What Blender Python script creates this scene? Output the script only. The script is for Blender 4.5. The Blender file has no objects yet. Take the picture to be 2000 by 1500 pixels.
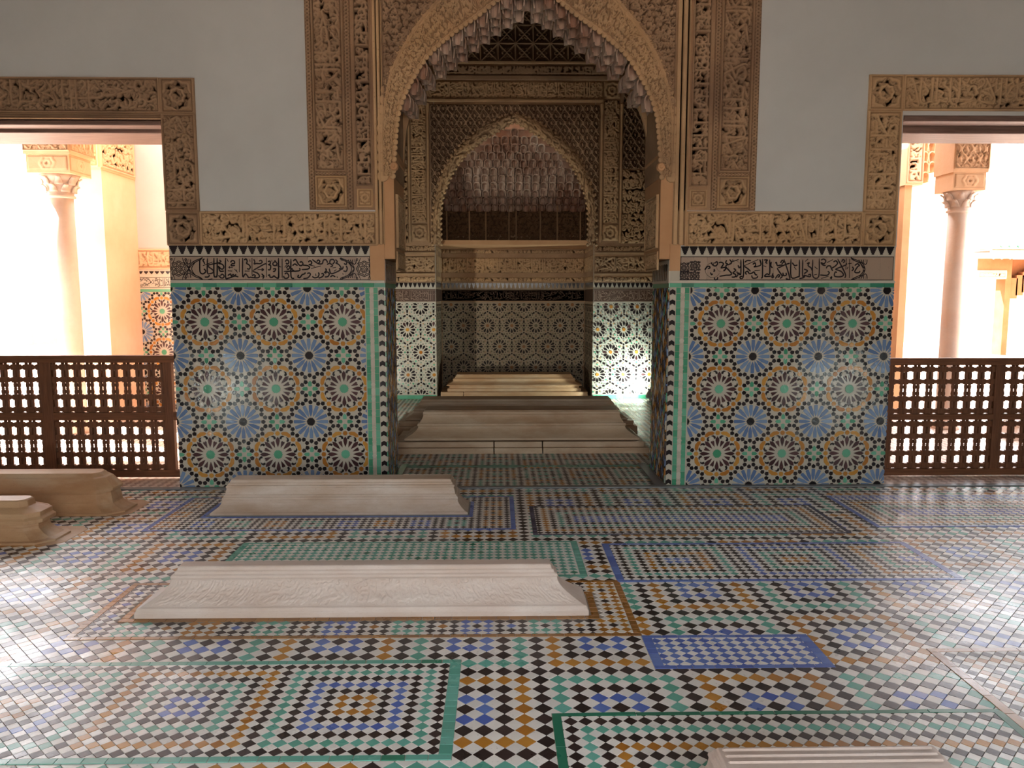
import bpy, math, random
import numpy as np
from mathutils import Vector, Matrix

PI = math.pi
SC = bpy.context.scene
COL = SC.collection
rnd = random.Random(11)
rs = np.random.RandomState(5)

# ------------------------------------------------------------------ camera, sky, sun, exposure
FPX, CH = 1530.0, 1.6
PIT = math.atan((750 - 578) / FPX)
YAW = math.atan(28 * math.cos(PIT) / FPX)
cR = Vector((math.cos(YAW), -math.sin(YAW), 0))
cF = Vector((math.sin(YAW) * math.cos(PIT), math.cos(YAW) * math.cos(PIT), -math.sin(PIT)))
cU = cR.cross(cF)
cam_d = bpy.data.cameras.new('camera')
cam_d.sensor_width = 36.0
cam_d.lens = 36.0 * FPX / 2000.0
cam_d.clip_start = 0.05
cam = bpy.data.objects.new('camera', cam_d)
COL.objects.link(cam)
cam.matrix_world = Matrix(((cR.x, cU.x, -cF.x, 0), (cR.y, cU.y, -cF.y, 0), (cR.z, cU.z, -cF.z, CH), (0, 0, 0, 1)))
SC.camera = cam

def P(px, py, Y):
    """photo pixel -> (x, z) on the upright plane at depth Y"""
    d = cF * FPX + cR * (px - 1000) + cU * (750 - py)
    t = Y / d.y
    return (d.x * t, CH + d.z * t)
def G(px, py, z=0.0):
    """photo pixel -> (x, y) on the level plane at height z"""
    d = cF * FPX + cR * (px - 1000) + cU * (750 - py)
    t = (z - CH) / d.z
    return (d.x * t, d.y * t)

SC.view_settings.view_transform = 'Standard'
SC.view_settings.look = 'None'
SC.view_settings.gamma = 1.0
SC.view_settings.use_curve_mapping = False
SC.view_settings.exposure = 2.27
SC.cycles.use_denoising = True
SC.cycles.max_bounces = 9
SC.cycles.diffuse_bounces = 6
SC.cycles.glossy_bounces = 4
SC.cycles.caustics_reflective = False
SC.cycles.caustics_refractive = False
SC.cycles.sample_clamp_indirect = 6.0

world = bpy.data.worlds.new('sky')
SC.world = world
world.use_nodes = True
wn = world.node_tree.nodes; wl = world.node_tree.links
wn.clear()
wo = wn.new('ShaderNodeOutputWorld'); wb = wn.new('ShaderNodeBackground'); sk = wn.new('ShaderNodeTexSky')
sk.sky_type = 'NISHITA'
sk.sun_disc = False
sk.sun_elevation = math.radians(48)
sk.sun_rotation = math.radians(300)
sk.dust_density = 3.0
sk.air_density = 1.0
hz = wn.new('ShaderNodeMix'); hz.data_type = 'RGBA'          # bright summer haze over the blue
hz.inputs[0].default_value = 0.84; hz.inputs[7].default_value = (1.38, 1.25, 1.12, 1)
wl.new(sk.outputs[0], hz.inputs[6]); wl.new(hz.outputs[2], wb.inputs[0]); wb.inputs[1].default_value = 1.12
wl.new(wb.outputs[0], wo.inputs[0])

def light(name, kind, loc, energy, color=(1, 1, 1), **kw):
    ld = bpy.data.lights.new(name, kind)
    ld.energy = energy; ld.color = color
    for k, v in kw.items():
        if k != 'rot': setattr(ld, k, v)
    o = bpy.data.objects.new(name, ld); COL.objects.link(o)
    o.location = loc
    return o
sun = light("sun", "SUN", (-6, 14, 12), 12.0, (1.0, 0.93, 0.83), angle=math.radians(0.6))
sun.rotation_euler = Vector((-0.60, 0.34, 0.72)).to_track_quat('Z', 'Y').to_euler()

def portal(loc, direction, sx, sy):
    """light portals at the openings only steer the sky's rays"""
    o = light('daylight_portal', 'AREA', loc, 1.0, shape='RECTANGLE', size=sx, size_y=sy)
    o.data.cycles.is_portal = True
    o.rotation_euler = Vector(direction).to_track_quat('-Z', 'Y').to_euler()
    return o

# ------------------------------------------------------------------ materials
MATS = {}
def nodes(m):
    m.use_nodes = True
    nt = m.node_tree; nt.nodes.clear()
    out = nt.nodes.new('ShaderNodeOutputMaterial'); b = nt.nodes.new('ShaderNodeBsdfPrincipled')
    nt.links.new(b.outputs[0], out.inputs[0])
    return nt, b
def N(nt, t, **kw):
    n = nt.nodes.new(t)
    for k, v in kw.items():
        if isinstance(k, str) and k.startswith('i_'):
            n.inputs[int(k[2:])].default_value = v
        else: setattr(n, k, v)
    return n
def mixc(nt, fac, a, b, mode='MIX'):
    n = nt.nodes.new('ShaderNodeMix'); n.data_type = 'RGBA'; n.blend_type = mode
    for s, v in ((n.inputs[0], fac), (n.inputs[6], a), (n.inputs[7], b)):
        if hasattr(v, 'is_linked'): nt.links.new(v, s)
        elif isinstance(v, (int, float)): s.default_value = v
        else: s.default_value = (v[0], v[1], v[2], 1)
    return n.outputs[2]
def ramp(nt, src, p0, p1):
    r = nt.nodes.new('ShaderNodeMapRange'); nt.links.new(src, r.inputs[0])
    r.inputs[1].default_value = p0; r.inputs[2].default_value = p1
    return r.outputs[0]
def noise(nt, scale, detail=4, rough=0.55, vec=None):
    n = N(nt, 'ShaderNodeTexNoise'); n.inputs['Scale'].default_value = scale
    n.inputs['Detail'].default_value = detail; n.inputs['Roughness'].default_value = rough
    if vec is None:
        g = N(nt, 'ShaderNodeNewGeometry'); vec = g.outputs['Position']
    nt.links.new(vec, n.inputs['Vector'])
    return n
def glaze(name, c, c2, rough=0.16, bump=0.12, dirt=(0.20, 0.15, 0.11), dirtamt=0.45, ior=1.5):
    """a glazed tile: each piece a shade of its own, worn and dusty in patches"""
    m = bpy.data.materials.new(name); nt, b = nodes(m)
    at = N(nt, 'ShaderNodeAttribute', attribute_name='shade'); oi = N(nt, 'ShaderNodeObjectInfo')
    add = N(nt, 'ShaderNodeMath', operation='ADD'); nt.links.new(at.outputs['Fac'], add.inputs[0]); nt.links.new(oi.outputs['Random'], add.inputs[1])
    fr = N(nt, 'ShaderNodeMath', operation='FRACT'); nt.links.new(add.outputs[0], fr.inputs[0])
    col = mixc(nt, fr.outputs[0], c, c2)
    n1 = noise(nt, 1.7, 6, 0.65)
    d = ramp(nt, n1.outputs['Fac'], 0.52, 0.75)
    dm = N(nt, 'ShaderNodeMath', operation='MULTIPLY', i_1=dirtamt); nt.links.new(d, dm.inputs[0])
    col = mixc(nt, dm.outputs[0], col, dirt)
    n2 = noise(nt, 60, 3, 0.6)
    s = ramp(nt, n2.outputs['Fac'], 0.66, 0.72)
    sm = N(nt, 'ShaderNodeMath', operation='MULTIPLY', i_1=0.35); nt.links.new(s, sm.inputs[0])
    col = mixc(nt, sm.outputs[0], col, dirt)
    nt.links.new(col, b.inputs['Base Color'])
    rr = N(nt, 'ShaderNodeMapRange', i_1=0.3, i_2=0.7, i_3=rough * 0.7, i_4=rough * 1.9)
    nt.links.new(n1.outputs['Fac'], rr.inputs[0]); nt.links.new(rr.outputs[0], b.inputs['Roughness'])
    b.inputs['IOR'].default_value = ior
    n3 = noise(nt, 45, 2, 0.5)
    bm = N(nt, 'ShaderNodeBump'); bm.inputs['Strength'].default_value = bump; bm.inputs['Distance'].default_value = 0.004
    nt.links.new(n3.outputs['Fac'], bm.inputs['Height']); nt.links.new(bm.outputs[0], b.inputs['Normal'])
    MATS[name] = m
    return m
def stone(name, c, c2, rough=0.75, scale=2.2, bump=0.25, spot=None, fine=70, axis=None, c3=None, recess_shade=0.0):
    m = bpy.data.materials.new(name); nt, b = nodes(m)
    vec = None
    if axis:
        g = N(nt, 'ShaderNodeNewGeometry'); mp = N(nt, 'ShaderNodeMapping'); mp.inputs['Scale'].default_value = axis
        nt.links.new(g.outputs['Position'], mp.inputs['Vector']); vec = mp.outputs[0]
    n1 = noise(nt, scale, 8, 0.62, vec)
    col = mixc(nt, ramp(nt, n1.outputs['Fac'], 0.32, 0.68), c, c2)
    if c3 is not None:
        n4 = noise(nt, scale * 0.45, 5, 0.6, vec)
        col = mixc(nt, ramp(nt, n4.outputs['Fac'], 0.48, 0.66), col, c3)
    n2 = noise(nt, fine, 4, 0.6, vec)
    if spot is not None:
        sp = N(nt, 'ShaderNodeMath', operation='MULTIPLY', i_1=0.6); nt.links.new(ramp(nt, n2.outputs['Fac'], 0.60, 0.72), sp.inputs[0])
        col = mixc(nt, sp.outputs[0], col, spot)
    if recess_shade:  # shade painted into the carved recesses, darker with depth, for relief contrast
        ga = N(nt, 'ShaderNodeAttribute', attribute_name='ground'); gm = N(nt, 'ShaderNodeMath', operation='MULTIPLY', i_1=recess_shade)
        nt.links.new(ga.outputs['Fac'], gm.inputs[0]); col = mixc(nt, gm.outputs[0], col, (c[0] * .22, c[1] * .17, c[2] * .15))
    nt.links.new(col, b.inputs['Base Color'])
    b.inputs['Roughness'].default_value = rough
    b.inputs['Specular IOR Level'].default_value = 0.3
    bm = N(nt, 'ShaderNodeBump'); bm.inputs['Strength'].default_value = bump; bm.inputs['Distance'].default_value = 0.006
    nt.links.new(n2.outputs['Fac'], bm.inputs['Height']); nt.links.new(bm.outputs[0], b.inputs['Normal'])
    MATS[name] = m
    return m
F_W = glaze('white_glaze', (0.74, 0.73, 0.69), (0.86, 0.84, 0.79), 0.27, dirtamt=0.25)
F_K = glaze('black_glaze', (0.020, 0.013, 0.012), (0.045, 0.028, 0.026), 0.27, dirtamt=0.12)
F_G = glaze('turquoise_glaze', (0.10, 0.36, 0.27), (0.16, 0.47, 0.39), 0.27, dirtamt=0.15)
F_B = glaze('blue_glaze', (0.075, 0.13, 0.45), (0.14, 0.23, 0.56), 0.27, dirtamt=0.15)
F_A = glaze('amber_glaze', (0.38, 0.15, 0.015), (0.55, 0.26, 0.04), 0.27, dirtamt=0.15)
F_D = glaze('dark_green_glaze', (0.02, 0.17, 0.10), (0.04, 0.24, 0.15), 0.27, dirtamt=0.2)
F_N = glaze('night_blue_glaze', (0.03, 0.03, 0.07), (0.05, 0.05, 0.11), 0.27, dirtamt=0.15)
F_O = glaze('ochre_border_glaze', (0.27, 0.12, 0.03), (0.40, 0.19, 0.045), 0.22, dirtamt=0.2)
W_W = glaze('cream_glaze', (0.44, 0.405, 0.33), (0.55, 0.51, 0.43), 0.14, 0.25, dirtamt=0.3, ior=1.42)
W_K = glaze('wall_black_glaze', (0.010, 0.008, 0.009), (0.028, 0.020, 0.022), 0.14, 0.25, dirtamt=0.1, ior=1.42)
W_R = glaze('aubergine_glaze', (0.045, 0.018, 0.020), (0.085, 0.038, 0.040), 0.14, 0.25, dirtamt=0.1, ior=1.42)
W_A = glaze('wall_amber_glaze', (0.36, 0.13, 0.02), (0.52, 0.26, 0.05), 0.14, 0.25, dirtamt=0.15, ior=1.42)
W_G = glaze('wall_green_glaze', (0.05, 0.26, 0.14), (0.14, 0.42, 0.28), 0.14, 0.25, dirtamt=0.15, ior=1.42)
W_B = glaze('wall_blue_glaze', (0.085, 0.15, 0.30), (0.18, 0.27, 0.42), 0.14, 0.25, dirtamt=0.15, ior=1.42)
W_T = glaze('tan_inscribed_tile', (0.29, 0.20, 0.145), (0.36, 0.26, 0.19), 0.3, 0.15, dirtamt=0.3)
N_W = stone('old_cream_tile', (0.34, 0.27, 0.19), (0.27, 0.20, 0.13), 0.7, 3)
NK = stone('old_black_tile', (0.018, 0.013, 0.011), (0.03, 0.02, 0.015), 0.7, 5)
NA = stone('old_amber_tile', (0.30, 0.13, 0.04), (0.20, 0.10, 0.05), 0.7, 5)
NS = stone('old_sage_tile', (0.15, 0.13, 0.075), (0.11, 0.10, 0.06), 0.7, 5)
BAND = stone('dark_clay_band', (0.075, 0.042, 0.028), (0.055, 0.03, 0.02), 0.7, 5)
SCR2 = stone('faded_script_clay', (0.17, 0.11, 0.075), (0.13, 0.08, 0.055), 0.7, 5)
MARBC = stone('weathered_tan_marble', (0.60, 0.47, 0.33), (0.47, 0.33, 0.21), 0.5, 2.6, 0.25, (0.34, 0.20, 0.11), 70, axis=(1, 3, 3), c3=(0.42, 0.27, 0.16))
PAV = stone('ochre_red_plaster', (0.22, 0.085, 0.03), (0.28, 0.12, 0.05), 0.9, 3)
W_S = glaze('sage_glaze', (0.22, 0.27, 0.22), (0.34, 0.40, 0.33), 0.16, 0.25, dirtamt=0.2)
W_D = glaze('dark_brown_tile', (0.070, 0.035, 0.022), (0.10, 0.05, 0.032), 0.3, 0.2, dirtamt=0.3)
GROUT = stone('cement_joint', (0.42, 0.38, 0.33), (0.30, 0.25, 0.21), 0.85, 4)
STUC = stone('carved_stucco', (0.44, 0.275, 0.140), (0.56, 0.375, 0.21), 0.85, 1.6, 0.3, (0.30, 0.17, 0.08), 55, c3=(0.33, 0.215, 0.125), recess_shade=0.62)
STUC2 = stone('aged_brown_stucco', (0.30, 0.185, 0.105), (0.42, 0.275, 0.165), 0.85, 2.0, 0.3, (0.22, 0.12, 0.06), 55, c3=(0.25, 0.155, 0.095), recess_shade=0.70)
STUC3 = stone('warm_orange_plaster', (0.44, 0.235, 0.115), (0.52, 0.30, 0.155), 0.8, 2.5, 0.15, None, 40)
MUQ = stone('muqarnas_plaster', (0.46, 0.33, 0.25), (0.62, 0.50, 0.41), 0.8, 3.5, 0.15, None, 40, c3=(0.36, 0.20, 0.135))
DARKP = stone('smoky_panel_stucco', (0.13, 0.075, 0.038), (0.20, 0.115, 0.055), 0.85, 4, 0.4, (0.07, 0.04, 0.02), 90, recess_shade=0.60)
PLAST = stone('white_plaster', (0.48, 0.495, 0.485), (0.55, 0.565, 0.555), 0.9, 0.8, 0.12, None, 30, c3=(0.455, 0.465, 0.455))
MARB = stone('carved_marble', (0.66, 0.57, 0.49), (0.50, 0.37, 0.27), 0.42, 2.6, 0.22, (0.36, 0.26, 0.19), 80, axis=(1, 3, 3), c3=(0.46, 0.33, 0.23))
MARBW = stone('pale_marble', (0.64, 0.56, 0.50), (0.54, 0.43, 0.36), 0.42, 2.4, 0.3, (0.45, 0.34, 0.27), 80, axis=(1, 3, 3))
MARBO = stone('honey_marble', (0.52, 0.34, 0.19), (0.40, 0.22, 0.11), 0.42, 2.4, 0.3, (0.25, 0.14, 0.08), 80, axis=(1, 3, 3), c3=(0.56, 0.42, 0.28))
GREYM = stone('grey_marble_strip', (0.17, 0.18, 0.18), (0.24, 0.25, 0.25), 0.35, 5, 0.1)
PEACH = stone('peach_limewash', (0.78, 0.46, 0.31), (0.84, 0.58, 0.42), 0.9, 1.2, 0.1, None, 30, c3=(0.80, 0.62, 0.50))
STUCL = stone('pale_outdoor_stucco', (0.62, 0.39, 0.23), (0.72, 0.50, 0.32), 0.85, 2.2, 0.3, None, 55, recess_shade=0.50)  # paler stucco for the gallery, columns and pavilion
OUTM = stone('column_marble', (0.66, 0.56, 0.48), (0.54, 0.45, 0.40), 0.5, 3, 0.15, None, 60, c3=(0.62, 0.44, 0.33))
def wood(name, c, c2, sc):
    m = stone(name, c, c2, 0.5, 3.0, 0.35, None, 8, axis=sc)
    return m
WOODX = wood('walnut_rail_wood', (0.105, 0.040, 0.018), (0.20, 0.080, 0.035), (1.5, 25, 25))
WOODZ = wood('walnut_post_wood', (0.095, 0.036, 0.016), (0.18, 0.072, 0.032), (25, 25, 1.5))
BEAM = wood('weathered_beam_wood', (0.12, 0.07, 0.055), (0.24, 0.15, 0.12), (1.2, 22, 22))
METAL = stone('lamp_housing', (0.30, 0.29, 0.24), (0.22, 0.21, 0.18), 0.5, 8, 0.1)
TILEG = stone('green_roof_tile', (0.10, 0.30, 0.20), (0.16, 0.40, 0.27), 0.3, 6, 0.1)

def pave(name, c1, c2, s, rot=PI / 4):
    m = bpy.data.materials.new(name); nt, b = nodes(m)
    g = N(nt, 'ShaderNodeNewGeometry'); mp = N(nt, 'ShaderNodeMapping'); mp.inputs['Rotation'].default_value = (0, 0, rot)
    nt.links.new(g.outputs['Position'], mp.inputs['Vector'])
    ck = N(nt, 'ShaderNodeTexChecker'); ck.inputs['Scale'].default_value = 1 / s
    ck.inputs['Color1'].default_value = (*c1, 1); ck.inputs['Color2'].default_value = (*c2, 1)
    nt.links.new(mp.outputs[0], ck.inputs['Vector'])
    n = noise(nt, 3, 5)
    col = mixc(nt, ramp(nt, n.outputs['Fac'], 0.45, 0.8), ck.outputs[0], (0.62, 0.50, 0.42))
    nt.links.new(col, b.inputs['Base Color']); b.inputs['Roughness'].default_value = 0.35
    MATS[name] = m
    return m
PAVE = pave('courtyard_zellige', (0.66, 0.56, 0.49), (0.30, 0.20, 0.16), 0.054)

# ------------------------------------------------------------------ mesh helpers
def link(name, me, parent=None, kind=None, label=None, cat=None, group=None, stuff=False):
    o = bpy.data.objects.new(name, me); COL.objects.link(o)
    if parent is not None: o.parent = parent
    if kind: o['kind'] = kind
    if stuff: o['kind'] = 'stuff'
    if label: o['label'] = label
    if cat: o['category'] = cat
    if group: o['group'] = group
    return o
def thing(name, loc, label, cat, group=None):
    return link(name, None, None, 'thing', label, cat, group) if loc is None else _loc(link(name, None, None, 'thing', label, cat, group), loc)
def _loc(o, loc):
    o.location = loc; return o
def under(child, parent):
    """parent while keeping world place (parents are only translated)"""
    child.parent = parent
    child.location = Vector(child.location) - Vector(parent.location)
    return child

class MB:
    def __init__(s): s.v = []; s.f = []; s.m = []; s.mats = []; s.sh = []; s.has = False
    def mi(s, mat):
        if mat not in s.mats: s.mats.append(mat)
        return s.mats.index(mat)
    def add(s, vs, fs, mat, shade=None):
        o = len(s.v); s.v += [tuple(v) for v in vs]; k = s.mi(mat)
        if shade is None: shade = rnd.random()
        for f in fs: s.f.append(tuple(i + o for i in f)); s.m.append(k); s.sh.append(shade)
    def box(s, x0, x1, y0, y1, z0, z1, mat):
        vs = [(x, y, z) for z in (z0, z1) for y in (y0, y1) for x in (x0, x1)]
        s.add(vs, [(0, 2, 3, 1), (4, 5, 7, 6), (0, 1, 5, 4), (2, 6, 7, 3), (0, 4, 6, 2), (1, 3, 7, 5)], mat)
    def lathe(s, prof, c, mat, seg=16, axis='z'):
        vs = []; fs = []
        for (r, h) in prof:
            for k in range(seg):
                a = 2 * PI * k / seg
                vs.append((c[0] + r * math.cos(a), c[1] + r * math.sin(a), c[2] + h))
        n = len(prof)
        for i in range(n - 1):
            for k in range(seg):
                k2 = (k + 1) % seg
                fs.append((i * seg + k, i * seg + k2, (i + 1) * seg + k2, (i + 1) * seg + k))
        fs.append(tuple(range(seg))[::-1]); fs.append(tuple((n - 1) * seg + k for k in range(seg)))
        s.add(vs, fs, mat)
    def mesh(s, name, smooth=False):
        me = bpy.data.meshes.new(name)
        me.from_pydata(s.v, [], s.f)
        for m in s.mats: me.materials.append(m)
        me.polygons.foreach_set('material_index', s.m)
        at = me.attributes.new('shade', 'FLOAT', 'FACE'); at.data.foreach_set('value', s.sh)
        if smooth: me.polygons.foreach_set('use_smooth', [True] * len(s.f))
        me.update()
        return me
    def build(s, name, parent=None, smooth=False, **kw):
        return link(name, s.mesh(name, smooth), parent, **kw)

def orient(poly):
    a = sum(poly[i][0] * poly[(i + 1) % len(poly)][1] - poly[(i + 1) % len(poly)][0] * poly[i][1] for i in range(len(poly)))
    return poly if a > 0 else poly[::-1]
def clip(poly, x0, x1, y0, y1):
    for ax, lim, sg in ((0, x0, 1), (0, x1, -1), (1, y0, 1), (1, y1, -1)):
        out = []
        for i in range(len(poly)):
            a, b = poly[i], poly[(i + 1) % len(poly)]
            ia, ib = (a[ax] - lim) * sg >= 0, (b[ax] - lim) * sg >= 0
            if ia: out.append(a)
            if ia != ib:
                t = (lim - a[ax]) / (b[ax] - a[ax])
                out.append((a[0] + (b[0] - a[0]) * t, a[1] + (b[1] - a[1]) * t))
        poly = out
        if len(poly) < 3: return None
    return poly
def shrink(poly, d):
    cx = sum(p[0] for p in poly) / len(poly); cy = sum(p[1] for p in poly) / len(poly)
    out = []
    for x, y in poly:
        l = math.hypot(x - cx, y - cy) or 1
        k = max(0.3, 1 - d / l)
        out.append((cx + (x - cx) * k, cy + (y - cy) * k))
    return out
class Frame:
    """a flat working plane: origin, u to the right, v up (or away), n outwards"""
    def __init__(s, O, u, v):
        s.O = Vector(O); s.u = Vector(u).normalized(); s.v = Vector(v).normalized(); s.n = s.u.cross(s.v)
    def at(s, x, y, h=0.0): return s.O + s.u * x + s.v * y + s.n * h
    def mat(s, x, y, h=0.0, ang=0.0, off=Vector((0, 0, 0))):
        c, k = math.cos(ang), math.sin(ang)
        a = s.u * c + s.v * k; b = s.v * c - s.u * k; o = s.at(x, y, h) - off
        return Matrix(((a.x, b.x, s.n.x, o.x), (a.y, b.y, s.n.y, o.y), (a.z, b.z, s.n.z, o.z), (0, 0, 0, 1)))
def prism(mb, fr, poly, h0, h1, mat, bev=0.0008, tilt=0.0):
    poly = orient(poly); n = len(poly)
    tx, ty = (rnd.gauss(0, tilt), rnd.gauss(0, tilt)) if tilt else (0, 0)
    cx = sum(p[0] for p in poly) / n; cy = sum(p[1] for p in poly) / n
    top = shrink(poly, bev)
    vs = [fr.at(x, y, h0) for x, y in poly] + [fr.at(x, y, h1 + (x - cx) * tx + (y - cy) * ty) for x, y in top]
    fs = [tuple(range(n, 2 * n))] + [(i, (i + 1) % n, n + (i + 1) % n, n + i) for i in range(n)]
    mb.add(vs, fs, mat)
def flat(mb, fr, poly, h, mat, tilt=0.0):
    poly = orient(poly); n = len(poly)
    tx, ty = (rnd.gauss(0, tilt), rnd.gauss(0, tilt)) if tilt else (0, 0)
    cx = sum(p[0] for p in poly) / n; cy = sum(p[1] for p in poly) / n
    mb.add([fr.at(x, y, h + (x - cx) * tx + (y - cy) * ty) for x, y in poly], [tuple(range(n))], mat)
XY = Frame((0, 0, 0), (1, 0, 0), (0, 1, 0))
_tm = {}
def tile_mesh(key, poly, depth, mat, bev, tilt, var):
    k = (key, mat.name, var)
    if k not in _tm:
        mb = MB(); prism(mb, XY, poly, 0, depth, mat, bev, tilt)
        mb.sh = [0.0] * len(mb.sh)
        _tm[k] = mb.mesh(key)
    return _tm[k]
def tile_obj(name, key, poly, depth, mat, fr, x, y, h, ang, parent, bev=0.0008, tilt=0.012):
    me = tile_mesh(key, poly, depth, mat, bev, tilt, rnd.randrange(6))
    o = bpy.data.objects.new(name, me); COL.objects.link(o); o.parent = parent
    off = Vector((0, 0, 0)); p = parent
    while p is not None: off = off + Vector(p.location); p = p.parent
    o.matrix_basis = fr.mat(x, y, h, ang, off)
    return o
def boxobj(name, x0, x1, y0, y1, z0, z1, mat, parent=None, **kw):
    mb = MB(); mb.box(x0, x1, y0, y1, z0, z1, mat)
    return mb.build(name, parent, **kw)

# ------------------------------------------------------------------ key planes and sizes (metres)
D1, D2, D3, D4 = 6.48, 7.16, 12.15, 13.25
XL0, XL1, XR0, XR1 = -2.665, -0.925, 1.415, 3.285      # the two tiled piers
XC = (XL1 + XR0) / 2
DZ = 1.705                                             # top of the star mosaic on the piers
HTOP = 6.4
TOPZ = {}

# ================================================================== SHELL
def shell():
    mb = MB(); mb.box(-9, 9.5, -2, 7.2, HTOP, HTOP + 0.2, PLAST); mb.build('ceiling', kind='structure')
    mb = MB(); mb.box(-9.2, -7.2, -2, 7.2, 0, HTOP, PLAST); mb.build('wall_left', kind='structure')
    mb = MB(); mb.box(7.9, 9.5, -2, 7.2, 0, HTOP, PLAST); mb.build('wall_right', kind='structure')
    mb = MB()
    for a, b in ((-7.2, -1.35), (1.75, 7.9)): mb.box(a, b, -2.0, -1.6, 0, 3.2, PLAST)
    mb.box(-7.2, 7.9, -2.0, -1.6, 3.2, HTOP, PLAST)
    mb.build('wall_behind', kind='structure')
    # front wall: blocks round the doorways, then the wall over the arch
    mb = MB()
    mb.box(-7.2, -5.7, D1, D2, 0, HTOP, PLAST); mb.box(6.5, 7.9, D1, D2, 0, HTOP, PLAST)
    mb.box(-5.7, XL0, D1, D2, 3.055, HTOP, PLAST); mb.box(XR1, 6.5, D1, D2, 3.055, HTOP, PLAST)
    mb.box(XL0, XL1, D1, D2, 2.0, HTOP, PLAST); mb.box(XR0, XR1, D1, D2, 2.0, HTOP, PLAST)
    mb.build('wall_front', kind='structure')
    portal((-4.2, D2 + 0.05, 1.5), (0, -1, 0), 3.0, 2.9)
    portal((4.9, D2 + 0.05, 1.5), (0, -1, 0), 3.2, 2.9)
    portal((.2, -2.05, 1.6), (0, 1, 0), 3.1, 3.2)
shell()

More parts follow.
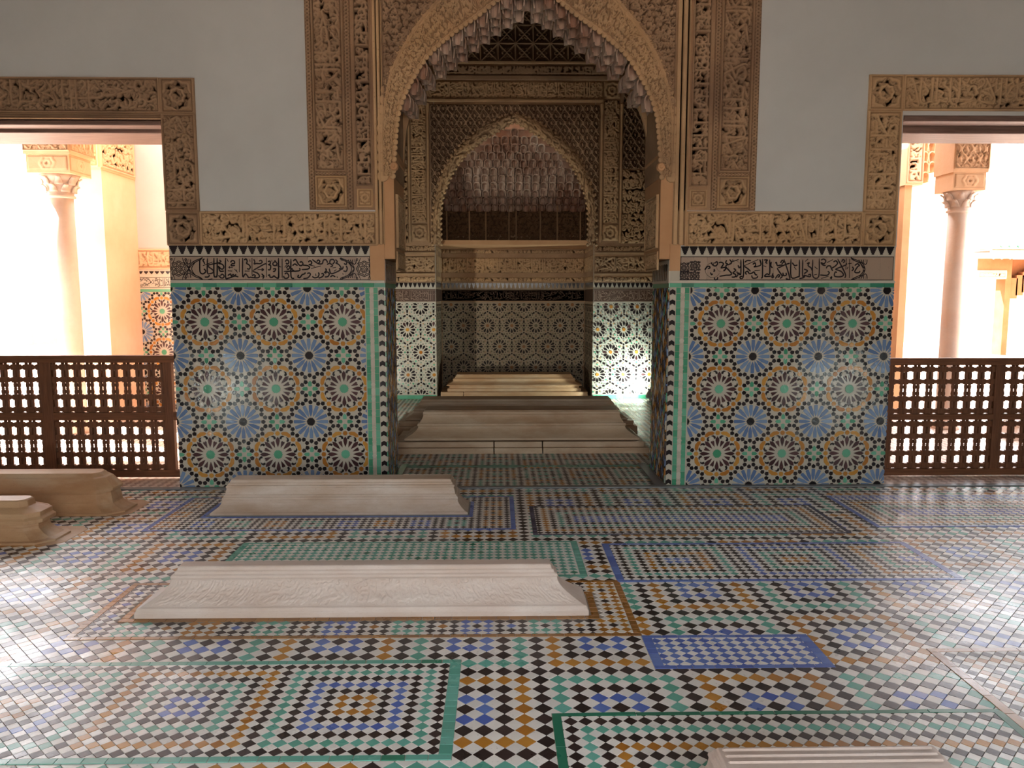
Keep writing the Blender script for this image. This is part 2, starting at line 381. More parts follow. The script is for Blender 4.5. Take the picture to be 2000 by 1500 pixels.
# ================================================================== FLOOR
def field_floor():
    floor = boxobj('floor', -9, 9.5, -6, 14.5, -0.25, 0.0, GROUT, kind='structure')
    H0, H1 = 0.0, 0.0025
    dia = lambda cx, cy, px, py, s=0.955: [(cx - px / 2 * s, cy), (cx, cy - py / 2 * s), (cx + px / 2 * s, cy), (cx, cy + py / 2 * s)]
    in_view = lambda x, y: y > 2.45 and abs(x - 0.02 * y) < 0.675 * y
    def ring(k, pal): return pal[min(k, len(pal) - 1)]
    pal1 = {'A': F_A, 'G': F_G, 'B': F_K, 'L': F_B, 'D': F_D, 'W': F_W}
    # --- panels: (rect, border (side, front/back), border mat, border tile length, lattice origin, pitch, colour function, label)
    def two(i, j, n, a, b, per, nr):
        pa = a if (i // per) % 2 == 0 else b
        ii, jj = i % per, j
        return pal1[ring(min(ii, per - ii, jj, nr - 1 - jj), pa)]
    def gf(i, j): return two(i, j, 0, 'BGBLBAB', 'BABGBLB', 12, 13)
    def bb(i, j):
        blk = (i // 13) % 3
        pa = ('BGBABL', 'BLBGBA', 'BABGBL')[blk]; ii = i % 13
        return pal1[ring(min(ii, 12 - ii, j, 11 - j), pa)]
    def dk(i, j): return pal1[ring(min(i, j), 'BGBABGBABGB')]
    def drk(i, j): return pal1[ring(min(i, 37 - i, j, 12 - j), 'BABGBLL')]
    def gm(i, j): return F_D if (i * 7 + j * 13 + (i * j) % 5) % 23 == 0 else F_G
    def blk3(i, j):
        bi = i // 3; c = 'AAGLLAGALAGL'[bi % 12]; mid = i % 3 == 1 and j % 3 == 1
        if bi % 2 == 0: return F_K if mid else pal1[c]
        return pal1[c] if mid else F_K
    def blk5(i, j):
        bi = i // 5; c = 'AGLALG'[bi % 6]; k = min(i % 5, 4 - i % 5, j % 5, 4 - j % 5)
        return F_K if k == 0 else (pal1[c] if k == 1 else F_K)
    def gold(i, j): return pal1[ring(min(i % 10, 10 - i % 10, j % 10, 10 - j % 10), 'BABGBA')]
    pans = [
        ((-3.05, -0.162, 2.552, 3.307), (0.048, 0.033), F_G, 0.085, (-0.230, 2.611), (-0.0555, 0.053), gf, 'turquoise-bordered mosaic panel', None, 300),
        ((-2.035, 0.681, 3.535, 4.262), (0.036, 0.030), F_O, 0.075, (0.618, 3.608), (-0.0555, 0.0505), blk3, 'ochre-bordered mosaic panel round the carved grave', (-1.875, 0.507, 3.735, 4.068, 0.038, F_O), 300),
        ((-1.655, 0.514, 4.330, 4.980), (0.042, 0.026), F_G, 0.10, (0.44, 4.395), (-0.0548, 0.0525), gm, 'green and white mosaic panel', None, 300),
        ((0.668, 2.650, 4.235, 4.922), (0.045, 0.030), F_B, 0.16, (0.757, 4.306), (0.0555, 0.0517), bb, 'blue-bordered mosaic panel', None, 300),
        ((0.674, 1.462, 3.205, 3.537), (0.045, 0.028), F_B, 0.085, (0.733, 3.272), (0.0562, 0.052), lambda i, j: F_B, 'small blue and white mosaic panel', None, 300),
        ((0.235, 2.400, 5.115, 5.842), (0.032, 0.018), F_N, 0.12, (0.283, 5.165), (0.0555, 0.0533), drk, 'black-bordered mosaic panel', None, 120),
        ((0.203, 1.945, 1.300, 2.852), (0.035, 0.024), F_D, 0.31, (0.272, 2.791), (0.0565, -0.0565), dk, 'dark-green-bordered mosaic panel round the nearest grave', None, 300),
        ((-2.440, 0.124, 5.245, 6.140), (0.034, 0.024), F_B, 0.10, (0.065, 5.302), (-0.051, 0.0505), blk5, 'blue-bordered mosaic panel round the grave by the pier', (-2.16, -0.185, 5.560, 5.955, 0.03, F_B), 60),
        ((2.630, 4.700, 5.250, 6.110), (0.036, 0.024), F_B, 0.12, (2.70, 5.31), (0.0555, 0.0533), drk, 'blue-bordered mosaic panel by the screen', None, 0),
        ((1.945, 4.200, 1.900, 3.376), (0.042, 0.035), F_O, 0.20, (2.02, 3.31), (0.0560, -0.0560), gold, 'gold-bordered mosaic panel', None, 40),
    ]
    rects = [p[0] for p in pans]
    # --- the main field
    pt = 0.0762
    colr, cnt = [], 0
    cand = []
    mb = MB()
    for J in range(-44, 108):
        for I in range(-180, 172):
            if (I + J) % 2: continue
            x, y = 0.175 + I * pt / 2, 3.197 + (J - 20) * pt / 2
            if y < 1.0 or y > 6.42 or abs(x) > 6.6: continue
            inside = False
            for (a, b, c, d) in rects:
                if a + pt / 2 < x < b - pt / 2 and c + pt / 2 < y < d - pt / 2: inside = True; break
            if inside: continue
            if I % 2 == 0:
                i, j = I // 2, (J - 20) // 2
                k = min(i % 8, 8 - i % 8, j % 8, 8 - j % 8); par = (i // 8 + j // 8) % 2 == 0
                m = (F_K, F_A if par else F_G, F_K, F_B, F_K)[k]
            else: m = F_W
            clear = all(not (a - pt / 2 < x < b + pt / 2 and c - pt / 2 < y < d + pt / 2) for (a, b, c, d) in rects)
            cand.append((y, x, m, clear))
    cand.sort(key=lambda c: c[0])
    d0 = dia(0, 0, pt, pt)
    for (y, x, m, clear) in cand:
        if cnt < 300 and clear and in_view(x, y) and y < 5:
            tile_obj('tile', 'field_tile', d0, H1, m, XY, x, y, 0, 0, floor, tilt=0.016); cnt += 1
        elif abs(x - 0.02 * y) < 0.2 + 0.70 * y: prism(mb, XY, dia(x, y, pt, pt), H0, H1, m, 0.0008, 0.016)
        else: flat(mb, XY, dia(x, y, pt, pt), H1, m, 0.012)
    mb.build('tile_field', floor, stuff=True)
    # --- the panels
    for (r, bw, bm, bl, org, pit, fn, lab, inner, cap) in pans:
        x0, x1, y0, y1 = r; bx, by = bw; px, py = pit
        bed = boxobj('mosaic_panel', x0, x1, y0, y1, 0.0005, 0.0029, GROUT, floor, label=lab)
        z0, z1 = 0.0029, 0.0048
        n_ind = 0
        mbs = MB()
        # border tiles
        def strip(a0, a1, b0, b1, along):
            nonlocal n_ind
            L = (a1 - a0) if along == 'x' else (b1 - b0)
            ln = bl if along == 'x' else bl * 0.62
            n = max(1, int(round(L / ln)))
            cuts = [0] + sorted((k + rnd.uniform(-0.12, 0.12)) * L / n for k in range(1, n)) + [L]
            for k in range(n):
                s0, s1 = cuts[k] + 0.0012, cuts[k + 1] - 0.0012
                if along == 'x': q = [(a0 + s0, b0), (a0 + s1, b0), (a0 + s1, b1), (a0 + s0, b1)]
                else: q = [(a0, b0 + s0), (a1, b0 + s0), (a1, b0 + s1), (a0, b0 + s1)]
                cx, cy = (q[0][0] + q[2][0]) / 2, (q[0][1] + q[2][1]) / 2
                m2 = F_D if (bm is F_G and rnd.random() < 0.05) else bm
                if cap >= 120 and n_ind < 90 and in_view(cx, cy) and cy < 4.4:
                    b1m = MB(); prism(b1m, XY, [(u - cx, v - cy) for u, v in q], 0, z1 - z0 + 0.0003, m2, 0.0008, 0.006)
                    o = b1m.build('border_tile', bed); o.location = (cx, cy, z0); n_ind += 1
                else: prism(mbs, XY, q, z0, z1 + 0.0003, m2, 0.0008, 0.006)
        g = 0.0012
        strip(x0 + g, x1 - g, y0 + g, y0 + by, 'x'); strip(x0 + g, x1 - g, y1 - by, y1 - g, 'x')
        strip(x0 + g, x0 + bx, y0 + by + g, y1 - by - g, 'y'); strip(x1 - bx, x1 - g, y0 + by + g, y1 - by - g, 'y')
        if inner:
            a, b, c, d, w, im = inner
            strip(a, b, c, c + w, 'x'); strip(b - w, b, c + w + g, d, 'y'); strip(a, a + w, c + w + g, d, 'y'); strip(a, b, d, d + 0.025, 'x')
        # lattice of squares set on their corners
        ax0, ax1, ay0, ay1 = x0 + bx + g, x1 - bx - g, y0 + by + g, y1 - by - g
        apx, apy = abs(px), abs(py)
        items = []
        for I in range(-3, int((ax1 - ax0) / apx * 2) + 6):
            for J in range(-3, int((ay1 - ay0) / apy * 2) + 6):
                if (I + J) % 2: continue
                x, y = org[0] + I * px / 2, org[1] + J * py / 2
                if not (ax0 - apx / 2 < x < ax1 + apx / 2 and ay0 - apy / 2 < y < ay1 + apy / 2): continue
                if y < 1.3: continue
                if inner and inner[0] - apx * .2 < x < inner[1] + apx * .2 and inner[2] - apy * .2 < y < inner[3] + apy * .2: continue
                m = fn(max(0, I // 2), max(0, J // 2)) if I % 2 == 0 else F_W
                items.append((y, x, m))
        items.sort(key=lambda t: t[0])
        d0 = dia(0, 0, apx, apy); left = cap - n_ind; key = 'tile_%.4f_%.4f' % (apx, apy)
        for (y, x, m) in items:
            q = dia(x, y, apx, apy); c = clip(q, ax0, ax1, ay0, ay1)
            if c is None: continue
            whole = len(c) == 4 and abs(c[0][0] - q[0][0]) < 1e-9 and max(abs(u - v) for a, b in zip(c, q) for u, v in zip(a, b)) < 1e-9
            if left > 0 and whole and in_view(x, y):
                tile_obj('tile', key, d0, z1 - z0, m, XY, x, y, z0, 0, bed, tilt=0.014); left -= 1
            else: prism(mbs, XY, c, z0, z1, m, 0.0008, 0.014)
        if mbs.f: mbs.build('tile_field', bed, stuff=True)
    # --- thresholds of grey marble and the chamber floor beyond
    boxobj('marble_strip', -7.0, 7.8, 6.40, 6.462, 0.0, 0.012, GREYM, floor)
    boxobj('marble_strip', 1.335, 1.405, 6.47, 7.35, 0.0, 0.012, GREYM, floor)
    boxobj('marble_strip', -0.915, -0.86, 6.47, 7.35, 0.0, 0.010, W_G, floor)
    mb = MB(); p = 0.0585
    for J in range(0, 196):
        for I in range(-90, 110):
            if (I + J) % 2: continue
            x, y = 0.2 + I * p / 2, 6.50 + J * p / 2
            if y > 12.12 or x < -2.4 or x > 2.9: continue
            if y < D2 + 0.05 and not (-0.85 < x < 1.33): continue
            if I % 2 == 0:
                i, j = I // 2, J // 2
                k = min(i % 7, 7 - i % 7, (j + 3) % 7, 7 - (j + 3) % 7)
                m = (F_K, (F_A, F_G)[(i // 7 + (j + 3) // 7) % 2], F_K, F_G)[min(k, 3)]
                if j == 13: m = F_G
            else: m = F_G if J in (25, 27) else F_W
            flat(mb, XY, dia(x, y, p, p), 0.003, m, 0.006)
    mb.build('tile_field', floor, stuff=True)
    mb = MB()
    for a, b in ((-9, XL0), (XR1, 9.5)):
        flat(mb, XY, [(a, 6.46), (b, 6.46), (b, 24), (a, 24)], 0.004, PAVE)
    mb.build('courtyard_paving', floor)
    mb = MB(); mb.box(-40, 40, 14.5, 60, -0.3, 0.0, PAVE); mb.box(-40, -9, -30, 14.5, -0.3, 0, PAVE); mb.box(9.5, 40, -30, 14.5, -0.3, 0, PAVE); mb.box(-9, 9.5, -30, -6, -0.3, 0, PAVE)
    mb.build('ground_court', kind='structure')
    return floor
FLOOR = field_floor()

# ================================================================== STAR MOSAIC on the piers
def pol(r, a, cx=0, cy=0, rot=0):
    t = math.radians(a + rot); return (cx + r * math.cos(t), cy + r * math.sin(t))
def loc2(pts, cx, cy, ang):
    """pts are (radial, tangential) about a centre, turned to ang degrees"""
    c, s = math.cos(math.radians(ang)), math.sin(math.radians(ang))
    return [(cx + r * c - t * s, cy + r * s + t * c) for r, t in pts]
CELL = 893.0
T_BROWN = [(96, 0), (140, -17), (180, -27), (205, -27), (246, 0), (205, 27), (180, 27), (140, 17)]
T_SHORT = [(96, 0), (140, -15), (178, -26), (196, -14), (184, 0), (196, 14), (178, 26), (140, 15)]
T_KITE = [(192, 0), (208, -27), (232, -30), (254, 0), (232, 30), (208, 27)]
T_CHEV = [(262, 8), (240, 34), (208, 34), (204, 62), (236, 66), (262, 44)]
T_BAN = [(-77, 284), (-52, 316), (0, 332), (52, 316), (77, 284), (44, 266), (0, 276), (-44, 266)]
T_BLUE = [(66, 0), (100, -14), (136, -24), (226, -24), (232, 0), (226, 24), (136, 24), (100, 14)]
T_SHLD = [(34, 0), (8, 30), (-24, 22), (-30, 0), (-24, -22), (8, -30)]
T_ARM = [(30, -10), (38, -25), (84, -25), (110, 0), (84, 25), (38, 25), (30, 10)]
def star(n, r0, r1): return [pol(r0 if k % 2 == 0 else r1, k * 180.0 / n) for k in range(2 * n)]
def star_pieces():
    """one cell of the pattern: (key, priority, polygon about its own centre, cx, cy, angle, material)"""
    L = []
    def put(key, pr, poly, cx, cy, ang, mat): L.append((key, pr, poly, cx, cy, ang, mat))
    # brown sixteen-petal rosette at 0,0
    put('centre', 3, star(16, 66, 54), 0, 0, 0, W_G)
    for k in range(16):
        a = k * 22.5
        if k % 2 == 0: put('petal', 1, [(r - 170, t) for r, t in T_BROWN], *pol(170, a), a, W_R)
        else:
            put('short_petal', 2, [(r - 150, t) for r, t in T_SHORT], *pol(150, a), a, W_R)
            put('kite', 9, [(r - 225, t) for r, t in T_KITE], *pol(225, a), a, W_W)
            put('chevron', 8, [(r - 232, t - 45) for r, t in T_CHEV], *loc2([(232, 45)], 0, 0, a)[0], a, W_K)
            put('chevron', 8, [(r - 232, -t + 45) for r, t in T_CHEV], *loc2([(232, -45)], 0, 0, a)[0], a, W_K)
            put('band', 0, [(r - 300, t) for t, r in T_BAN], *pol(300, a), a, W_A)
    for k in range(8):
        put('star', 3, star(8, 36, 29), *pol(288, 45 * k), 45 * k, W_A)
        for sg in (1, -1):
            x, y = loc2([(347, sg * 60)], 0, 0, 45 * k)[0] if False else pol(346, 45 * k + sg * 10.0)
            if k % 2 == 1: put('shield', 7, T_SHLD, x, y, 45 * k + 180, W_K)
    # blue sixteen-petal rosette
    h = CELL / 2
    put('centre', 3, star(16, 62, 50), h, h, 0, W_K)
    for k in range(16):
        a = 22.5 * k
        put('petal', 0, [(r - 150, t) for r, t in T_BLUE], *pol(150, a, h, h), a, W_B)
        put('shield', 7, T_SHLD, *pol(266, a, h, h), a, W_K)
    # green crosses between
    for (cx, cy, rot) in ((h, 0, 0), (0, h, 90)):
        for k in range(4): put('arm', 4, [(r - 70, t) for r, t in T_ARM], *pol(70, 90 * k, cx, cy), 90 * k, W_G)
        for sx in (1, -1):
            for sy in (1, -1):
                for (u, v, aa) in ((101, 50, 20), (56, 90, 60), (60, 156, 100)):
                    c = loc2([(u * sx, v * sy)], cx, cy, rot)[0]
                    put('shield', 7, T_SHLD, c[0], c[1], rot + math.degrees(math.atan2(v * sy, u * sx)) + (180 if u > 90 else 0), W_K)
    return L
def star_wall(fr, parent, W, H, ox, oy, ax, ay, h0=0.0, h1=0.0035, cap=0, far=False, keep=None):
    """lay the star pattern over a W x H rectangle, a rosette at (ox, oy)"""
    base = star_pieces(); pool = []
    sx, sy = ax / CELL, ay / CELL
    for gx in range(-int(ox / ax) - 2, int((W - ox) / ax) + 3):
        for gy in range(-int(oy / ay) - 2, int((H - oy) / ay) + 3):
            for (key, pr, poly, cx, cy, ang, mat) in base:
                x, y = ox + gx * ax + cx * sx, oy + gy * ay + cy * sy
                if not (-0.08 < x < W + 0.08 and -0.08 < y < H + 0.08): continue
                s = (sx + sy) / 2; key_ = key
                q = [(u * s * 0.97, v * s * 0.97) for u, v in poly]
                if key == 'kite' and far: continue
                pool.append((pr, key_, q, x, y, ang, mat))
    mb = MB(); left = cap
    pool.sort(key=lambda t: (t[0], -t[4]))
    for (pr, key, q, x, y, ang, mat) in pool:
        g = loc2(q, x, y, ang)
        c = clip(g, 0, W, 0, H)
        if c is None: continue
        if keep and not keep(x, y): continue
        whole = min(p[0] for p in g) > 0 and max(p[0] for p in g) < W and min(p[1] for p in g) > 0 and max(p[1] for p in g) < H
        if left > 0 and whole and pr <= 4:
            tile_obj('tile', 'star_' + key, q, h1 - h0 + rnd.uniform(0, 0.0006), mat, fr, x, y, h0, math.radians(ang), parent, tilt=0.012); left -= 1
        elif far: flat(mb, fr, c, h1, mat)
        else: prism(mb, fr, c, h0, h1 + rnd.uniform(0, 0.0005), mat, 0.0007, 0.014)
    mb.build('mosaic_pieces', parent, stuff=True)

# ------------------------------------------------------------------ traced lettering of the two tiled inscriptions
L1 = [[(555,290),(553,400),(560,510),(600,545),(645,525),(660,490),(625,455)],[(610,400),(780,335)],[(690,270),(690,520),(740,540),(790,520),(790,480),(700,410),(720,385),(880,350),(930,325),(900,300)],[(640,280),(610,300),(630,340),(640,370)],[(805,262),(806,560),(835,597),(862,560),(862,262)],[(880,360),(950,375),(980,420),(960,460),(920,450),(905,420)],[(885,400),(900,470),(925,500),(985,495)],[(920,580),(950,550),(985,580),(970,615),(930,615),(905,590),(885,570)],[(1010,262),(1012,600),(1060,622),(1170,585),(1240,600)],[(1030,270),(1060,330)],[(1100,345),(1125,310),(1165,320),(1170,360),(1130,365),(1110,400),(1180,395)],[(1060,430),(1140,430)],[(1080,405),(1085,450)],[(1050,490),(1130,495)],[(1170,460),(1225,520)],[(1215,470),(1195,500)],[(1050,575),(1100,545),(1110,580),(1150,555),(1165,585),(1200,550)],[(1255,275),(1256,515)],[(1315,262),(1315,590),(1360,545),(1400,580),(1420,610),(1470,600)],[(1340,300),(1375,280),(1395,320),(1385,360),(1420,380),(1450,420),(1430,460),(1390,450)],[(1350,495),(1440,495)],[(1440,290),(1445,330)],[(1480,262),(1480,560)],[(1510,285),(1530,330),(1520,370),(1560,360),(1620,365),(1660,340),(1640,305),(1605,320)],[(1490,490),(1700,372),(1740,382)],[(1490,500),(1580,535),(1612,590),(1570,615),(1440,605)],[(1480,585),(1510,560),(1540,580),(1520,605)],[(1580,470),(1680,470)],[(1650,450),(1685,470),(1650,490)],[(1650,540),(1690,590),(1670,630)],[(1700,570),(1650,600)],[(1735,262),(1735,605)],[(1760,330),(1800,320),(1800,370),(1770,380),(1810,400),(1800,470),(1760,470)],[(1830,300),(1835,330)],[(1880,300),(1900,330),(1925,370),(1890,400),(1850,380),(1860,345),(1890,330)],[(1900,400),(1980,410)],[(1850,460),(1900,455),(1880,500),(1850,500)],[(1950,262),(1950,600),(1900,605),(1870,580),(1840,605),(1800,600),(1790,560),(1765,580)],[(640,600),(700,600),(730,565)],[(700,645),(780,632)]]
L2 = [[(0,395),(90,425)],[(38,280),(45,600),(10,610)],[(105,280),(105,610)],[(160,330),(190,295),(225,330),(205,370),(170,350)],[(190,380),(150,430)],[(180,440),(215,400),(240,430),(215,465),(185,450)],[(262,280),(264,590),(320,625)],[(135,500),(400,492),(412,440)],[(150,550),(190,530),(225,580),(200,620),(150,620),(130,580)],[(300,320),(340,290),(370,330),(400,380),(440,400),(475,370),(450,330),(415,345)],[(290,400),(330,370),(380,400)],[(470,390),(560,400),(590,430),(560,460),(450,470)],[(570,340),(600,310),(630,345),(605,385),(575,370)],[(600,390),(690,410)],[(620,450),(790,405)],[(640,290),(720,350),(770,370),(820,365)],[(720,330),(745,300),(775,325),(750,355)],[(400,560),(385,600),(420,610),(460,560),(500,545),(520,520)],[(480,630),(560,615),(605,560),(590,530),(550,540)],[(640,590),(680,615),(740,600),(760,550),(745,520)],[(700,540),(705,585)],[(750,620),(800,605),(840,570),(830,540),(800,545)],[(820,370),(840,300),(890,300),(910,350)],[(860,600),(920,590),(940,540),(900,510),(870,540)],[(900,380),(950,360),(1000,400),(960,420)],[(940,450),(970,540),(1050,520),(1130,480),(1150,440),(1110,380),(1050,350)],[(950,350),(960,300),(1010,290),(1035,330),(1000,375)],[(1050,290),(1085,330),(1060,350)],[(1000,440),(1060,430)],[(1020,500),(1070,470)],[(1110,450),(1170,460),(1190,410)],[(1190,490),(1240,500),(1260,450),(1240,400)],[(1200,360),(1240,380),(1250,340)],[(870,450),(890,480),(850,530)],[(1180,535),(1190,560)],[(960,600),(1000,575),(1050,600)],[(1080,590),(1085,620)],[(280,440),(290,480),(320,480)]]
R1 = [[(600,475),(640,420),(680,410),(690,440),(655,450)],[(710,340),(745,390),(790,405),(825,370),(815,330),(780,350)],[(745,390),(770,340)],[(760,460),(775,490),(750,500)],[(700,520),(720,560),(740,540)],[(770,610),(780,650),(820,640),(830,600)],[(850,350),(890,340),(930,370),(890,440),(950,430),(970,460),(930,490)],[(860,590),(970,570),(1050,565),(1070,530),(970,410),(1050,370),(1075,340),(1040,290)],[(990,300),(970,350),(1010,370)],[(1085,330),(1200,290)],[(1090,290),(1100,320)],[(1075,600),(1130,600),(1150,560),(1100,530),(1150,480),(1110,450)],[(1165,500),(1190,560),(1150,605)],[(1200,520),(1225,560),(1240,520),(1240,290)],[(1285,280),(1285,580),(1240,630),(1225,600),(1270,585)],[(1190,390),(1210,440),(1240,400)],[(1300,400),(1550,290)],[(1300,410),(1370,460),(1410,500)],[(1310,340),(1350,310),(1420,310)],[(1340,560),(1320,520),(1360,500),(1390,540),(1440,530),(1470,510),(1500,560),(1530,560)],[(1450,380),(1490,350),(1500,400),(1470,420),(1540,410),(1595,380),(1575,290)],[(1430,570),(1450,620),(1520,615),(1540,580)],[(1480,490),(1580,480)],[(1625,280),(1622,590),(1600,610)],[(1650,300),(1710,300),(1680,340),(1710,360)],[(1640,400),(1690,420)],[(1750,290),(1750,540),(1700,545),(1660,590),(1780,585)],[(1800,560),(1820,600),(1790,610),(1810,530)],[(1780,330),(1770,400),(1800,440)],[(1850,360),(1870,340),(1890,400),(1980,380)],[(1880,440),(1950,550),(2000,580)],[(1890,440),(2000,390)],[(1850,630),(1900,560),(1930,580),(1890,610)]]
R2 = [[(0,420),(100,370),(190,340)],[(30,340),(60,290),(85,320),(50,350)],[(90,270),(190,590),(150,610),(120,600)],[(0,370),(90,375)],[(0,470),(60,560),(20,600)],[(70,500),(90,550),(130,540),(125,500)],[(210,270),(212,575),(330,570),(350,540),(352,280)],[(230,330),(270,380),(320,370)],[(260,400),(300,450)],[(410,280),(408,560),(440,540),(430,580),(350,605)],[(450,310),(500,270)],[(480,350),(520,330),(500,380),(550,420),(570,470)],[(430,440),(490,470),(430,520)],[(440,545),(530,570),(540,530),(500,540)],[(580,280),(580,560),(680,565),(690,260)],[(600,540),(650,530)],[(610,400),(660,440)],[(720,290),(760,270),(800,300),(770,350),(720,330),(750,370),(800,380)],[(820,330),(920,280)],[(810,430),(830,390),(880,390),(890,430)],[(700,540),(820,545),(860,500),(830,480)],[(720,600),(850,560)],[(930,320),(970,300),(1000,340),(960,390),(900,430),(920,470)],[(960,440),(1140,370),(1140,340)],[(960,445),(1060,480),(1100,540),(1050,570),(950,560),(960,490),(990,500)],[(1000,265),(1130,520),(1120,590)],[(1148,260),(1140,450)],[(870,600),(900,570),(890,610)],[(1205,270),(1200,590)],[(1070,320),(1090,280),(1120,300),(1095,340)],[(1180,350),(1240,340)],[(1240,470),(1270,440),(1250,400)],[(1290,380),(1340,350),(1370,380),(1340,400),(1290,490),(1360,500),(1380,470)],[(1180,400),(1160,440)]]
def arc(cx, cy, r, a0=0, a1=360, n=20, lob=0, la=0):
    return [(cx + (r + la * math.cos(lob * math.radians(a))) * math.cos(math.radians(a)), cy + (r + la * math.cos(lob * math.radians(a))) * math.sin(math.radians(a))) for a in [a0 + (a1 - a0) * k / n for k in range(n + 1)]]
def medallion(cx, cy, R, H):
    L = [arc(cx, cy, R, n=48, lob=8, la=R * .06), arc(cx, cy, R * .80, n=48, lob=8, la=R * .07)]
    for k in range(8):
        a = math.radians(45 * k + 22.5); L.append(arc(cx + .46 * R * math.cos(a), cy + .46 * R * math.sin(a), R * .13, n=8))
    for k in range(4):
        a = math.radians(45 + 90 * k); c, s = math.cos(a), math.sin(a)
        L.append([(cx - .12 * R * s - .25 * R * c, cy + .12 * R * c - .25 * R * s), (cx - .12 * R * s + .33 * R * c, cy + .12 * R * c + .33 * R * s)])
    for sx in (-1, 1):
        for sy in (-1, 1):
            L.append([(cx + sx * R * 1.0, cy + sy * R * .62), (cx + sx * R * .72, cy + sy * R * .95), (cx + sx * R * .5, cy + sy * H * .49)])
            L.append(arc(cx + sx * R * .98, cy + sy * H * .42, R * .12, n=8))
    return L
def knot(cx, cy, s):
    """the crossing of the borders between the text and its medallion; s = -1 opens to the right of the text"""
    L = []
    for sy in (-1, 1):
        for off in (0, 34):
            L.append([(cx, cy), (cx - 12 - off * .6, cy + sy * 40), (cx - 45 - off, cy + sy * 105), (cx - 75 - off, cy + sy * 165)])
            L.append([(cx, cy), (cx + 12 + off * .6, cy + sy * 40), (cx + 45 + off, cy + sy * 95), (cx + 110 + off, cy + sy * (140 - off * .3)), (cx + 200, cy + sy * (175 - off * .5)), (cx + 245, cy + sy * 198)] if s < 0 else
                     [(cx, cy), (cx - 12 - off * .6, cy + sy * 40), (cx - 45 - off, cy + sy * 95), (cx - 110 - off, cy + sy * (140 - off * .3)), (cx - 200, cy + sy * (175 - off * .5)), (cx - 245, cy + sy * 198)])
        L.append([(cx - 32, cy + sy * 165), (cx - 28, cy + sy * 110), (cx, cy + sy * 78), (cx + 28, cy + sy * 110), (cx + 32, cy + sy * 165)])
        L.append([(cx, cy + sy * 120), (cx, cy + sy * 170)])
    return L
def smooth(pts, n=4):
    if len(pts) < 3: return pts
    out = []
    for i in range(len(pts) - 1):
        p0 = pts[max(i - 1, 0)]; p1 = pts[i]; p2 = pts[i + 1]; p3 = pts[min(i + 2, len(pts) - 1)]
        for k in range(n):
            t = k / n
            out.append(tuple(0.5 * ((2 * p1[a]) + (-p0[a] + p2[a]) * t + (2 * p0[a] - 5 * p1[a] + 4 * p2[a] - p3[a]) * t * t + (-p0[a] + 3 * p1[a] - 3 * p2[a] + p3[a]) * t ** 3) for a in (0, 1)))
    out.append(pts[-1])
    return out
def ribbon(mb, fr, pts, w, h, mat, taper=True):
    n = len(pts); vs = []; fs = []
    for i, (x, y) in enumerate(pts):
        a = pts[max(i - 1, 0)]; b = pts[min(i + 1, n - 1)]
        dx, dy = b[0] - a[0], b[1] - a[1]; l = math.hypot(dx, dy) or 1
        ww = w / 2 * ((0.55 if i in (0, n - 1) else 1.0) if taper else 1)
        nx, ny = -dy / l * ww, dx / l * ww
        vs += [fr.at(x + nx, y + ny, h), fr.at(x - nx, y - ny, h)]
        if i: fs.append((2 * i - 2, 2 * i - 1, 2 * i + 1, 2 * i))
    mb.add(vs, fs, mat)

